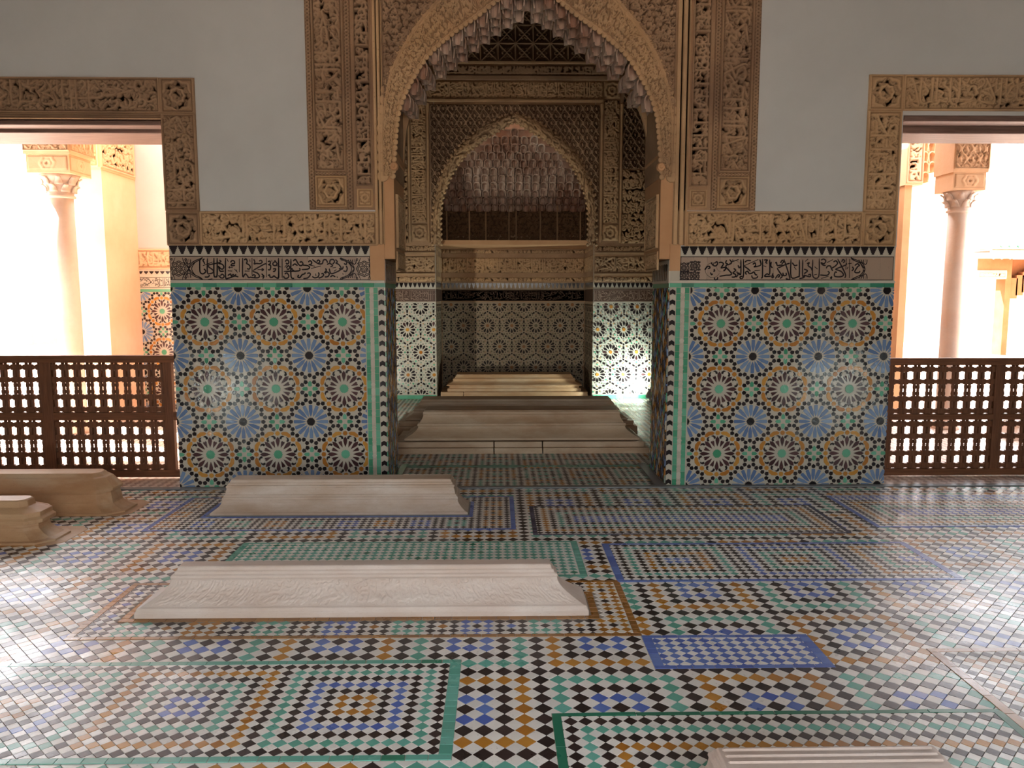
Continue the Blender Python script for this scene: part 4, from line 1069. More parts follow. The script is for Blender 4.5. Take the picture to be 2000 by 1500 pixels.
    for (x, z) in q:
        o = bpy.data.objects.new('scallop', sme); COL.objects.link(o); o.parent = t; o.rotation_euler = (PI / 2, 0, 0); o.location = Vector((x, D1 - .006, z)) - Vector(t.location); o.scale = (1.6, 1.45, .62)
    q, L = resample(INN1, 92); 
    for (x, z) in q:
        o = bpy.data.objects.new('scallop', sme); COL.objects.link(o); o.parent = t; o.rotation_euler = (PI / 2, 0, 0); o.location = Vector((x, D1 - .012, z)) - Vector(t.location); o.scale = (.8, .8, .55)
    # hanging cells
    I_, B_ = np.array(resample(INN1, 400)[0]), np.array(resample(BAK2, 400)[0])
    tiers = 3
    cm = cell_mesh('muqarnas_cell', .100, .135, .13, MUQ)
    for k in range(tiers):
        w = (k + .5) / tiers; C = I_ * (1 - w) + B_ * w; y = D1 + .045 + k * .215
        last = None; cnt = 0
        for i in range(58, 343):
            x, z = C[i]
            if last is None or max(abs(x - last[0]) / .092, abs(z - last[1]) / .118) > 1:
                last = (x, z)
                up = 0.0; cnt += 1
                put_mesh('muqarnas_cell', cm, t, x - math.copysign(.018, x - XC) * (1 if abs(x - XC) > .05 else 0), y, z - .052 - .006 * k + up, 1.0, 0)
    # lobed corbels at the springing and the carved passage faces
    for sg in (-1, 1):
        pl = [(745, 405), (772, 405), (773, 385), (775, 372), (781, 365), (787, 357), (789, 348), (787, 340), (791, 334), (793, 326), (789, 316), (784, 300), (770, 285), (745, 285)]
        pts = [P(a, b, D2) for a, b in pl]
        if sg > 0: pts = [(2 * (XC + .006) - x, z) for x, z in pts]
        mb = MB(); mb.add([(x, D1 + .0, z) for x, z in pts] + [(x, D2 - .01, z) for x, z in pts], [tuple(range(len(pts)))[::-1] if sg > 0 else tuple(range(len(pts))), tuple(range(len(pts), 2 * len(pts)))] + [(i, (i + 1) % len(pts), len(pts) + (i + 1) % len(pts), len(pts) + i) for i in range(len(pts))], STUC3)
        o = mb.build('corbel'); under(o, t)
        xf = (INN1[0][0] if sg < 0 else INN1[-1][0])
        mb = MB(); mb.lathe([(.036, 0), (.036, .03), (.028, .045), (.012, .045), (.010, .052)], (0, 0, 0), STUC3, 14); o = mb.build('scroll', smooth=False)
        o.rotation_euler = (PI / 2, 0, 0); o.location = (xf - sg * .010, D1 + .0, P(770, 326, D1)[1]); under(o, t)
        f2 = Frame((xf - sg * .001, D1 if sg < 0 else D2, 0), (0, 1 if sg < 0 else -1, 0), (0, 0, 1))
        za, zc = P(770, 488, 6.8)[1], P(770, 385, 6.8)[1]
        o = relief('passage_panel', f2, .10, .62, za, zc, t_scroll(None, 30, 4), .024, STUC, None); under(o, t)
        o = relief('passage_panel', f2, .10, .64, za - .18, za - .02, t_script(12, 3.4), .014, STUC, None); under(o, t)
    return t
great_arch()

# ================================================================== CHAMBER behind the arch
def rose_wall(fr, parent, W, H, ox, oy, a, h=0.006, dull=False):
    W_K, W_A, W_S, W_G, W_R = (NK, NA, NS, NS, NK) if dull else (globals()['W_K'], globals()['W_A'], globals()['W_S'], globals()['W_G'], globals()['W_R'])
    mb = MB(); k = a / 355.0; rh = a * .8660
    for gy in range(-int(oy / rh) - 2, int((H - oy) / rh) + 3):
        for gx in range(-int(ox / a) - 2, int((W - ox) / a) + 3):
            cx, cy = ox + (gx + .5 * (gy % 2)) * a, oy + gy * rh
            if not (-a < cx < W + a and -a < cy < H + a): continue
            def put(pts, mat):
                c = clip(pts, 0, W, 0, H)
                if c: flat(mb, fr, c, h, mat)
            def dot(r, ang, R, mat, n=7): 
                x, y = pol(r * k, ang, cx, cy); put([pol(R * k, 360 / n * i + ang, x, y) for i in range(n)], mat)
            dot(0, 0, 24, W_A if rnd.random() < .8 else W_S, 10)
            for q in range(12):
                an = 30 * q
                put(loc2([(r * k, t * k) for r, t in ((42, 0), (62, -9), (86, -17), (102, -11), (108, 0), (102, 11), (86, 17), (62, 9))], cx, cy, an), W_K if rnd.random() < .93 else W_R)
                dot(116, an + 15, 8.5, W_K, 5)
                if q % 2 == 0: dot(141, an + 90 + 15 - 15, 12, W_S) if False else None
                dot(139, an, 13, W_S if rnd.random() < .6 else W_G)
                if (q % 2) == 0: dot(165, an + 11 + 0, 12, W_S); dot(165, an - 11, 12, W_S)
            for q in range(3): dot(177.5, 60 * q, 16, W_K, 8)
            for q in (0, 1):
                tx, ty = pol(205 * k, 30 + 60 * q, cx, cy); o = 90 if q == 0 else 30
                put([pol(13 * k, 51 * i, tx, ty) for i in range(7)], W_K)
                for e in range(3):
                    put(loc2([(r * k, t * k) for r, t in ((24, -8), (30, -12), (58, -12), (66, 0), (58, 12), (30, 12), (24, 8))], tx, ty, (270 if q == 0 else 90) + 120 * e), W_K)
                    put(loc2([(r * k, t * k) for r, t in ((34, 0), (52, -15), (46, 0), (52, 15))], tx, ty, (90 if q == 0 else 270) + 120 * e), W_A)
    mb.build('mosaic_pieces', parent, stuff=True)
def merlons(fr, x0, x1, z0, z1, parent, pitch=.07, h=.008):
    mb = MB(); n = max(1, int((x1 - x0) / pitch)); p = (x1 - x0) / n
    for k in range(n):
        cx = x0 + (k + .5) * p; flat(mb, fr, [(cx - p * .45, z1 - .004), (cx - p * .3, z0 + (z1 - z0) * .6), (cx - p * .08, z0 + .02), (cx + p * .08, z0 + .02), (cx + p * .3, z0 + (z1 - z0) * .6), (cx + p * .45, z1 - .004)], h, W_K)
    mb.build('merlon_pieces', parent, stuff=True)
def script_strip(fr, x0, x1, z0, z1, parent, seed, mat, h, w=.007, start=0):
    mb = MB(); H = z1 - z0; k = H * .92 / 395.0; x = x0; r = random.Random(seed)
    segs = [(L1, 545, 1985), (L2, 0, 1290), (R2, 0, 1260), (R1, 700, 2000)]
    i = start
    while x < x1:
        S, a, b = segs[i % 4]; i += 1
        for s in S:
            pts = [(x + (p[0] - a) * k, z1 - .02 * H - (p[1] - 250) * k) for p in smooth(s, 2)]
            if max(p[0] for p in pts) < x1 - .004 and min(p[0] for p in pts) > x0 + .004:
                pts = [(u, min(max(v, z0 + .004), z1 - .004)) for u, v in pts]; ribbon(mb, fr, pts, w, h + r.uniform(0, .0006), mat)
        x += (b - a) * k
    for zz in (z0 + .003, z1 - .003): ribbon(mb, fr, [(x0, zz), (x1, zz)], .005, h, mat, False)
    if mb.f: mb.build('inscription_lettering', parent)
NX = P(1005, 400, D3)[0]
def X3(px, py=450): return P(px, py, D3)[0]
def Z3(py, px=1005): return P(px, py, D3)[1]
NO3 = curve_px([(845, 478), (845, 430), (850, 385), (862, 342), (880, 306), (910, 272), (945, 246), (975, 230), (1005, 220)], D3, NX)
NI3 = curve_px([(862, 478), (861, 430), (865, 390), (880, 348), (903, 312), (932, 284), (965, 262), (985, 250), (1005, 238)], D3, NX)
R3 = 0.0085
def chamber():
    w = boxobj('wall_chamber_back', -2.6, X3(850), D3, D3 + .12, 0, HTOP, W_W, kind='structure')
    n0, n1 = X3(850), X3(1160)
    zsill = Z3(480)
    boxobj('wall_chamber_back', n1, 3.1, D3, D3 + .12, 0, HTOP, W_W, w)
    # wall over the niche arch
    c, _ = resample(NI3, 60); n = 60
    c = [(n0, zsill)] + c + [(n1, zsill)]; n = len(c)
    mb = MB(); vs = [(x, D3, z) for x, z in c] + [(x, D3, HTOP) for x, z in c]
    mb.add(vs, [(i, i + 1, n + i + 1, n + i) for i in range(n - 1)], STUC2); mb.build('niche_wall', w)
    boxobj('wall_chamber_left', -2.6, -2.45, D2, D3, 0, HTOP, STUC2, kind='structure')
    boxobj('wall_chamber_right', 2.95, 3.1, D2, D3, 0, HTOP, STUC2, kind='structure')
    boxobj('ceiling_chamber', -2.6, 3.1, D2 + .04, D4 + .3, HTOP, HTOP + .2, BEAM, kind='structure')
    F3 = Frame((0, D3, 0), (1, 0, 0), (0, 0, 1))
    zt = Z3(592); zg = Z3(770, 800)
    for (a, b, s) in ((X3(760), X3(849), 0), (X3(1161), 2.9, 1)):
        g = boxobj('tile_base', a, b, D3 - .014, D3 + .01, 0, zg - .015, W_G, w)
        x = a
        while x < b:
            xx = min(x + .12, b); 
            if xx - x > .02 and x < 2.1:
                m_ = MB(); m_.box(x + .001, xx - .001, D3 - .017, D3 - .010, .004, zg - .016, W_G); m_.build('base_tile', w)
            x = xx
        fr = Frame((a, D3, zg), (1, 0, 0), (0, 0, 1))
        if s == 0: rose_wall(fr, w, b - a, zt - zg, X3(822, 688) - a, Z3(688) - zg, .405)
        else: rose_wall(fr, w, b - a, zt - zg, X3(1243, 688) - a, Z3(688) - zg, .405)
        boxobj('white_fillet', a, b, D3 - .01, D3 + .01, zt, zt + .02, W_W, w)
        boxobj('inscription_tile_band', a, b, D3 - .008, D3 + .01, zt + .02, Z3(565), W_D, w)
        script_strip(Frame((0, D3 - .009, 0), (1, 0, 0), (0, 0, 1)), a, b, zt + .025, Z3(566), w, 3 + s, W_T, 0, .008, s)
        merlons(F3, a, b, Z3(564), Z3(552), w, .068)
        f = Frame((0, D3 - .006, 0), (1, 0, 0), (0, 0, 1))
        boxobj('stucco_bed', a, b, D3 - .006, D3 + .01, Z3(552), HTOP, STUC2, w)
        relief('script_frieze', f, a, b, Z3(550), Z3(540), t_scroll(SCROLLF), .012, STUC, w, R3, rail=None)
        relief('script_frieze', f, a, b, Z3(532), Z3(500), t_script(14 + s, 3.0), .022, STUC, w, R3, rail=(1, 1))
        relief('script_frieze', f, a, b, Z3(490), Z3(480), t_scroll(SCROLLF), .012, STUC, w, R3, rail=None)
        for yy in (536, 495): boxobj('moulding', a, b, D3 - .035, D3, Z3(yy + 2), Z3(yy - 2), STUC, w)
    f = Frame((0, D3 - .006, 0), (1, 0, 0), (0, 0, 1))
    # outer fields: sebka above, blind arch of scrolls below
    for (a, b) in ((X3(745), X3(799)), (X3(1213), X3(1290))):
        relief('sebka_panel', f, a, b, Z3(330), Z3(158), lambda ny, nx: sebka_tex(ny, nx, R3, .125, .2), .030, STUC2, w, R3, rail=(1, 1))
        relief('blind_arch_panel', f, a, b, Z3(476), Z3(330), t_scroll(None), .030, STUC, w, R3, rail=(1, 1))
    # framing bands
    for (a, b) in ((X3(804), X3(835)), (X3(1176), X3(1208))):
        relief('script_band', f, a, b, Z3(436), Z3(194), t_script_v(21, 2.6), .024, STUC, w, R3, rail=(1, 1))
        relief('square_medallion', f, a, b, Z3(470), Z3(438), t_rosette(8), .020, STUC, w, R3, rail=(1, 0))
        relief('square_medallion', f, a, b, Z3(192), Z3(159), t_rosette(8), .020, STUC, w, R3, rail=(1, 0))
    relief('script_band', f, X3(836), X3(1175), Z3(193), Z3(159), t_script(22, 2.8), .024, STUC, w, R3, rail=(1, 1))
    for px in (801, 838, 1173, 1211):
        mb = MB(); mb.lathe([(.022, 0), (.022, .1), (.016, .12), (.016, 1.9), (.022, 1.95), (.026, 2.05)], (X3(px), D3 - .02, Z3(474)), STUC, 8); mb.build('colonnette', w)
    for (a, b, c, d, e, m) in ((X3(780), X3(1290), 157, 150, .05, STUC2), (X3(836), X3(1175), 200, 196, .05, STUC), (X3(860), X3(1240), 126, 122, .06, STUC)):
        boxobj('moulding', a, b, D3 - e, D3, Z3(c), Z3(d), m, w)
    relief('pierced_band', f, X3(840), X3(1230), Z3(148), Z3(128), t_kufic(31), .040, STUC2, w, R3, rail=(1, 1))
    relief('star_net_panel', f, X3(840), X3(1230), Z3(122), Z3(-10), lambda ny, nx: net_tex(ny, nx, R3, .26), .045, STUC2, w, R3, rail=(1, 1))
    # spandrel of the niche
    oc, _ = resample(NO3, 120); so = sorted(oc); ox = np.array([p[0] for p in so]); oz = np.array([p[1] for p in so])
    relief('niche_spandrel', f, X3(842), X3(1169), Z3(476), Z3(204), lambda ny, nx: sebka_tex(ny, nx, R3, .135, .21), .034, STUC2, w, R3, keepf=lambda X, Y: Y > np.interp(X, ox, oz) - .01, rail=(1, 1))
    m = 320; o1, i1 = np.array(resample(NO3, m)[0]), np.array(resample(NI3, m)[0]); nw = 18
    s = np.linspace(0, 1, nw)[:, None, None]; Q = i1[None] * (1 - s) + o1[None] * s
    A = fit(SCROLLF, nw, m); V = np.stack([Q[..., 0], D3 - .02 - A * .022 - np.sin(np.linspace(0, PI, nw))[:, None] * .03, Q[..., 1]], -1); V[0, :, 1] = V[-1, :, 1] = D3 + .01
    grid_mesh('niche_archivolt', V[:, ::-1].copy(), None, STUC, w, (1 - A * 1.25)[:, ::-1])
    mb = MB(); mb.lathe([(.026, 0), (.026, .014), (.018, .026)], (0, 0, 0), STUC, 8); sm = mb.mesh('scallop', True)
    for C, cnt in ((NO3, 56), (NI3, 60)):
        for (x, z) in resample(C, cnt)[0]:
            o = bpy.data.objects.new('scallop', sm); COL.objects.link(o); o.parent = w; o.rotation_euler = (PI / 2, 0, 0); o.location = (x, D3 - .012, z)
    return w
CH_W = chamber()

def thing_holder(t):
    o = boxobj('inscription_ground', X3(850) + .02, X3(1160) - .02, D4 - .012, D4 - .004, P(1005, 588, D4)[1], P(1005, 566, D4)[1], BAND); o.parent = t
    o.location = -Vector(t.location)
    return o
def niche():
    n0, n1 = X3(850), X3(1160); b0, b1 = n0 + .02, n1 - .02
    t = thing('muqarnas_niche', (NX, D3, 0), 'deep stucco niche filled with tiers of hanging honeycomb cells above a dark mosaic wall', 'niche')
    def X4(px): return P(px, 450, D4)[0]
    def Z4(py): return P(1005, py, D4)[1]
    def B(name, *a): o = boxobj(name, *a); under(o, t); return o
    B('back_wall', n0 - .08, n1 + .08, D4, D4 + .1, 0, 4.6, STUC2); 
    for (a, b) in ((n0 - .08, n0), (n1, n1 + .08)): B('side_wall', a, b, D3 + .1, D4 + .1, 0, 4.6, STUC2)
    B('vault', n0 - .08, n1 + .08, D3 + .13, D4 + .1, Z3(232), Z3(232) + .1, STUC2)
    for sx, fr in ((0, Frame((b0, D4, Z3(770)), (1, 0, 0), (0, 0, 1))), (1, Frame((n0, D3 + .01, Z3(770)), (0, 1, 0), (0, 0, 1))), (2, Frame((n1, D4, Z3(770)), (0, -1, 0), (0, 0, 1)))):
        W = (b1 - b0) if sx == 0 else (D4 - D3)
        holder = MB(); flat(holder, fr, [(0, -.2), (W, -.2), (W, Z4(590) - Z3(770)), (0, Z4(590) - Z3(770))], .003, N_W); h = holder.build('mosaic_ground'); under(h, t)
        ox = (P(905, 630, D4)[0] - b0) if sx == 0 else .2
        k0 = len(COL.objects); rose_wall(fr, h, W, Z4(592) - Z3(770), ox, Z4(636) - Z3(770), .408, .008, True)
        for o in h.children: o.location = Vector(o.location) - Vector(h.location) - Vector(t.location)
        hb = Frame(fr.O - Vector((0, 0, Z3(770))), fr.u, fr.v)
        mb = MB(); prism(mb, hb, [(0, Z4(588)), (W, Z4(588)), (W, Z4(566)), (0, Z4(566))], 0, .012, BAND); o = mb.build('inscription_band'); under(o, t)
        mb = MB(); prism(mb, hb, [(0, Z4(566)), (W, Z4(566)), (W, Z4(552)), (0, Z4(552))], 0, .006, N_W); o = mb.build('merlon_ground'); under(o, t)
        mb = MB(); n = int(W / .07)
        for k in range(n):
            cx = (k + .5) * W / n; p = W / n; flat(mb, hb, [(cx - p * .45, Z4(553)), (cx - p * .08, Z4(563)), (cx + p * .08, Z4(563)), (cx + p * .45, Z4(553))], .008, W_K)
        o = mb.build('merlon_pieces', stuff=True); under(o, t)
        mb = MB(); prism(mb, hb, [(0, Z4(552)), (W, Z4(552)), (W, 2.62), (0, 2.62)], 0, .005, STUC2); o = mb.build('stucco_bed'); under(o, t)
        hs = Frame(hb.O + hb.n * .005, hb.u, hb.v)
        for (p, q, tx, d) in ((551, 541, t_scroll(SCROLLF), .012), (534, 503, t_script(41 + sx, 3.0), .020), (496, 487, t_scroll(SCROLLF), .012)):
            o = relief('script_frieze', hs, 0, W, Z4(p), Z4(q), tx, d, STUC, None, R3, rail=(1, 1)); under(o, t)
    o = B('sill', n0, n1, D3 + .02, D4, Z4(486), Z4(478), STUC3)
    hh_ = thing_holder(t); script_strip(Frame((0, D4 - .0125, 0), (1, 0, 0), (0, 0, 1)), b0, b1, Z4(587), Z4(567), hh_, 9, SCR2, 0, .006, 2)
    # blind arcade: dark carved panels between slender shafts
    zs, zc = Z4(478), Z4(402)
    cols = [866, 873, 917, 949, 994, 1008, 1055, 1088, 1133, 1142]
    F4 = Frame((0, D4 - .004, 0), (1, 0, 0), (0, 0, 1))
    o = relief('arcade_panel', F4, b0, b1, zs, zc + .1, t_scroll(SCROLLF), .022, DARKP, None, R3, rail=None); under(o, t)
    for px in cols[1:-1]:
        mb = MB(); h = zc - zs; mb.lathe([(.020, 0), (.020, .03), (.013, .045), (.013, h - .08), (.020, h - .06), (.026, h)], (X4(px), D4 - .04, zs), STUC, 8); o = mb.build('colonnette'); under(o, t)
    for k in range(len(cols) - 1):
        a, b = X4(cols[k]), X4(cols[k + 1]); w = b - a
        if w < .06: continue
        mb = MB(); n = 8; top = zc + .10; pts = [(a, top), (a, zc - .03)]
        for q in range(n + 1): an = PI - PI * q / n; pts.append((a + w / 2 + w * .42 * math.cos(an), zc - .03 + .075 * (abs(math.sin(an)) + .25 * abs(math.sin(3 * an)))))
        pts += [(b, zc - .03), (b, top)]
        # strip faces between the lobed line and the top
        vs = [(x, D4 - .05, z) for x, z in pts[1:-1]] + [(x, D4 - .05, top) for x, z in pts[1:-1]]; m = len(pts) - 2
        mb.add(vs, [(i, i + 1, m + i + 1, m + i) for i in range(m - 1)], STUC); o = mb.build('lobed_arch'); under(o, t)
    # tiers of cells, each tier a step nearer and higher
    cm = cell_mesh('muqarnas_cell', .138, .140, .16, MUQ); cs = cell_mesh('muqarnas_cell', .118, .122, .14, MUQ)
    tiers = 11; zlo, zhi = Z4(412), Z3(258)
    inner = resample(NI3, 200)[0]; ix = np.array([p[0] for p in sorted(inner)]); iz = np.array([p[1] for p in sorted(inner)])
    for k in range(tiers):
        f = k / (tiers - 1.0); y = D4 - .16 - (D4 - D3 - .26) * f ** .9; z = zlo + (zhi - zlo) * f * .985
        # half width of the arch at this height, seen from the room
        zz = 1.6 + (z + .12 - 1.6) * D3 / y
        ok = ix[iz > zz]
        if len(ok) < 2: hw = .06
        else: hw = (ok[-1] - ok[0]) / 2 * y / D3 - .02
        hw = min(hw, (n1 - n0) / 2 - .03)
        nn = max(1, int(2 * hw / .128)); off = .5 * (k % 2)
        for i in range(nn + (k % 2)):
            if nn == 1 and k % 2: x = NX * y / D3
            else: x = NX * y / D3 - hw + (i + .5 - off) * 2 * hw / nn
            if abs(x - NX * y / D3) > hw + .02: continue
            big = (i + k) % 3 != 0
            put_mesh('muqarnas_cell', cm if big else cs, t, x, y - (.03 if (i + k) % 2 else .0), z + (.012 if (i * 5 + k) % 3 == 0 else 0) - .02, .97, 0)
        # the shelf each tier hangs from
        mb = MB(); mb.box(NX * y / D3 - hw - .06, NX * y / D3 + hw + .06, y + .07, y + .17, z + .09, z + .20, MUQ); o = mb.build('corbel_course'); under(o, t)
    return t
niche()

# ================================================================== GRAVES of carved marble
def ringpts(x0, x1, y0, y1, z, ix, iy, ch=0.0):
    a, b, c, d = x0 + ix, x1 - ix, y0 + iy, y1 - iy
    if ch <= 0: return [(a, c, z), (b, c, z), (b, d, z), (a, d, z)]
    return [(a + ch, c, z), (b - ch, c, z), (b, c + ch, z), (b, d - ch, z), (b - ch, d, z), (a + ch, d, z), (a, d - ch, z), (a, c + ch, z)]
def stepped(name, rect, prof, mat, parent, ch=0.0, **kw):
    """a stepped prism: prof is a list of (height, inset along, inset across)"""
    x0, x1, y0, y1 = rect; vs = []; fs = []; m = 8 if ch > 0 else 4
    for (z, ix, iy) in prof: vs += ringpts(x0, x1, y0, y1, z, ix, iy, ch * (1 - iy / ((y1 - y0) / 2)) if ch else 0)
    n = len(prof)
    for i in range(n - 1):
        for k in range(m): fs.append((i * m + k, i * m + (k + 1) % m, (i + 1) * m + (k + 1) % m, (i + 1) * m + k))
    fs.append(tuple(range(m))[::-1]); fs.append(tuple((n - 1) * m + k for k in range(m)))
    mb = MB(); mb.add(vs, fs, mat); o = mb.build(name, None, **kw)
    o.location = -Vector(parent.location) if parent else (0, 0, 0)
    o.parent = parent
    bv = o.modifiers.new('worn_edges', 'BEVEL'); bv.width = 0.0035; bv.segments = 2; bv.limit_method = 'ANGLE'; bv.angle_limit = math.radians(12)
    return o
def cove(z0, z1, i0, i1, j0, j1, n=5):
    """hollow curve between two levels"""
    return [(z0 + (z1 - z0) * (t ** 1.0), i0 + (i1 - i0) * math.sin(t * PI / 2), j0 + (j1 - j0) * math.sin(t * PI / 2)) for t in [k / n for k in range(1, n + 1)]]
def grave(loc, label): return thing('marble_grave', loc, label, 'grave', None)

# the long grave in front, with a band of script on its slope
zf = 0.0048
xa0, xa1 = G(262, 1211)[0], 0.455
g = grave((xa0, 3.77, zf), 'long low cream marble grave with worn script, inside the ochre-bordered floor panel')
TA = (xa0, xa1, 3.768, 4.050)
p = [(zf, 0, 0), (zf + .028, 0, 0), (zf + .034, .006, .004), (zf + .050, .010, .006), (zf + .054, .026, .014)] + cove(zf + .054, .178, .026, .155, .014, .085, 7) + [(.184, .150, .080), (.196, .156, .084), (.200, .168, .090), (.214, .172, .092), (.218, .182, .098), (.236, .186, .100), (.240, .192, .106)]
stepped('body', TA, p, MARBW, g)
def slope_relief(parent, rect, za, zb, ia, ib, ja, jb, tex, depth, mat, x_off=(.03, .03)):
    nx = int((rect[1] - rect[0] - .1) / .005); ny = 26
    A = tex(ny, nx); t = np.linspace(0, 1, ny)
    s = np.sin(t * PI / 2)
    Z = za + (zb - za) * t; Yf = rect[2] + ja + (jb - ja) * s; I = ia + (ib - ia) * s
    V = np.zeros((ny, nx, 3)); u = np.linspace(0, 1, nx)
    V[..., 0] = rect[0] + I[:, None] + x_off[0] + u[None] * (rect[1] - rect[0] - 2 * I[:, None] - x_off[0] - x_off[1])
    V[..., 1] = Yf[:, None] - A * depth * .8 + .001; V[..., 2] = Z[:, None] + A * depth * .5
    o = grid_mesh('carved_script', V, None, mat, None)
    o.location = -Vector(parent.location); o.parent = parent
slope_relief(g, TA, .062, .172, .035, .15, .020, .084, lambda ny, nx: np.roll(fit(script_tex(ny, 5, 2.6), ny, nx), 0) * 1.0, .0085, MARBW)

# by the left pier
TB = (G(412, 1008)[0], -0.222, 5.60, 5.945)
g = grave((TB[0], TB[2], zf), 'pinkish stepped marble grave lying at the foot of the tiled pier')
p = [(zf, 0, 0), (zf + .020, 0, 0), (zf + .026, .018, .010)] + cove(zf + .026, .110, .018, .075, .010, .050, 5) + [(.116, .072, .046), (.130, .076, .048), (.134, .084, .054), (.146, .086, .056), (.150, .094, .062), (.196, .104, .074), (.200, .098, .070), (.212, .100, .072), (.216, .112, .082), (.228, .114, .084), (.232, .122, .090), (.250, .128, .094), (.254, .136, .100)]
stepped('body', TB, p, MARB, g)
stepped('plinth', (TB[0] - .02, TB[1] + .012, TB[2] - .012, TB[3] + .02), [(0.003, 0, 0), (.010, .002, .002)], GREYM, g)

# two stacked graves at the left edge
TC = (-4.6, -2.765, 5.62, 6.02)
g = grave((TC[1], TC[2], 0), 'brownish two-tier marble grave with chamfered corners in front of the wooden lattice barrier')
stepped('base', TC, [(.0025, 0, 0), (.020, 0, 0), (.026, .03, .012)] + cove(.026, .085, .03, .10, .012, .045, 4) + [(.090, .098, .043), (.150, .112, .055), (.156, .108, .050), (.164, .110, .052)], MARBO, g, ch=.10)
stepped('body', TC, [(.165, .092, .040), (.185, .090, .038), (.200, .10, .048), (.26, .150, .085), (.268, .17, .10), (.296, .20, .12)], MARBO, g, ch=.10)
stepped('slab', (TC[0], TC[1] + .06, TC[2] + .0, TC[3] + .06), [(0.002, 0, 0), (.007, .004, .004)], MARBO, g, ch=.08)
TD = (-4.6, -2.90, 4.95, 5.32)
g = grave((TD[1], TD[2], 0), 'nearer of the two chamfered brown graves, with a raised block on top')
stepped('base', TD, [(.0025, 0, 0), (.018, 0, 0), (.024, .04, .02)] + cove(.024, .10, .04, .12, .02, .055, 4) + [(.105, .118, .052), (.125, .12, .055)], MARBO, g, ch=.09)
stepped('body', TD, [(.126, .085, .030), (.150, .082, .028), (.166, .10, .045), (.195, .10, .045), (.225, .19, .10), (.262, .20, .11), (.270, .21, .12)], MARBO, g, ch=.09)
stepped('slab', (TD[0], TD[1] + .075, TD[2], TD[3] + .06), [(.002, 0, 0), (.006, .004, .004)], MARBO, g, ch=.07)

# at the lower right corner
TE = (0.43, 1.90, 1.70, 2.32)
zt = .30
xe0, ye = G(1400, 1458, zt); xe1 = G(1838, 1458, zt)[0]
TE = (xe0 - .17, xe1 + .15, ye - .36, ye + .14)
g = grave((TE[0], TE[2], 0), 'white marble grave with ribbed ridge inside the dark-green-bordered panel')
p = [(.005, 0, 0), (.03, 0, 0), (.036, .02, .02)] + cove(.036, .16, .02, .12, .02, .10, 5) + [(.166, .115, .095), (.185, .12, .10)] + cove(.185, .262, .12, .150, .10, .128, 3) + [(.268, .146, .124), (.276, .150, .128), (.282, .158, .132), (.290, .160, .136), (.294, .168, .140), (zt, .170, .144)]
stepped('body', TE, p, MARBW, g)
for k in range(3):
    yy = TE[3] - .165 - k * .030
    mb = MB(); mb.box(TE[0] + .18, TE[1] - .18, yy, yy + .012, zt - .004, zt + .005, MARBW); o = mb.build('rib'); under(o, g)
    bv = o.modifiers.new('b', 'BEVEL'); bv.width = .004

# chamber graves
TF = (-1.05, 1.545, 7.84, 8.62)
g = grave((TF[0], TF[2], 0), 'great stepped marble grave on jointed slabs just inside the arched passage')
zc = .003
for k, (a, b) in enumerate(((-1.05, G(964, 880)[0]), (G(966, 880)[0], G(1057, 880)[0]), (G(1059, 880)[0], 1.545))):
    stepped('base_slab', (a, b, 7.84, 8.62), [(zc, 0, 0), (.062, 0, 0)], MARBC, g)
    stepped('base_slab', (a, b if k < 2 else b - .05, 7.88, 8.58), [(.063, 0, 0), (.118, 0, 0.004)], MARBC, g)
p = [(.128, .09, .075), (.150, .09, .075), (.156, .105, .085)] + cove(.156, .262, .105, .225, .085, .165, 6) + [(.268, .215, .158), (.290, .222, .162), (.294, .235, .172)] + cove(.294, .375, .235, .275, .172, .215, 4) + [(.380, .27, .21), (.405, .275, .215), (.410, .285, .225), (.418, .29, .23)]
stepped('body', TF, p, MARBC, g)
TF2 = (-1.18, 1.62, 8.95, 9.70)
zt2 = P(1000, 779, 9.2)[1]
g = grave((TF2[0], TF2[2], 0), 'second stepped marble grave, warmer toned, close behind the great one in the chamber')
stepped('base_slab', TF2, [(zc, 0, 0), (.10, 0, 0), (.102, .04, .03), (.16, .04, .03)], MARBO, g)
p = [(.162, .10, .08), (.18, .10, .08)] + cove(.18, .26, .10, .20, .08, .14, 4) + [(.27, .19, .13), (.29, .20, .14)] + cove(.29, zt2 - .06, .20, .26, .14, .20, 4) + [(zt2 - .055, .25, .19), (zt2 - .03, .26, .20), (zt2 - .025, .275, .21), (zt2, .28, .22)]
stepped('body', TF2, p, MARBC, g)
TG = (P(862, 760, 12.35)[0], P(1146, 760, 12.35)[0], 12.22, 13.0)
zt3 = P(1000, 729, 12.6)[1]
g = grave((TG[0], TG[2], 0), 'honey-coloured stepped marble grave filling the back niche')
xm = P(906, 770, 12.3)[0]
for a, b in ((TG[0], xm - .004), (xm + .004, TG[1])): stepped('base_slab', (a, b, 12.22, 13.0), [(zc, 0, 0), (.10, 0, 0)], MARBO, g)
p = [(.101, .10, .05), (.150, .10, .05), (.156, .13, .07), (.185, .13, .07), (.192, .085, .05), (.205, .085, .05)] + cove(.205, zt3 - .09, .085, .19, .05, .15, 5) + [(zt3 - .085, .18, .14), (zt3 - .06, .19, .15), (zt3 - .055, .21, .17), (zt3, .24, .20)]
stepped('body', TG, p, MARBO, g)

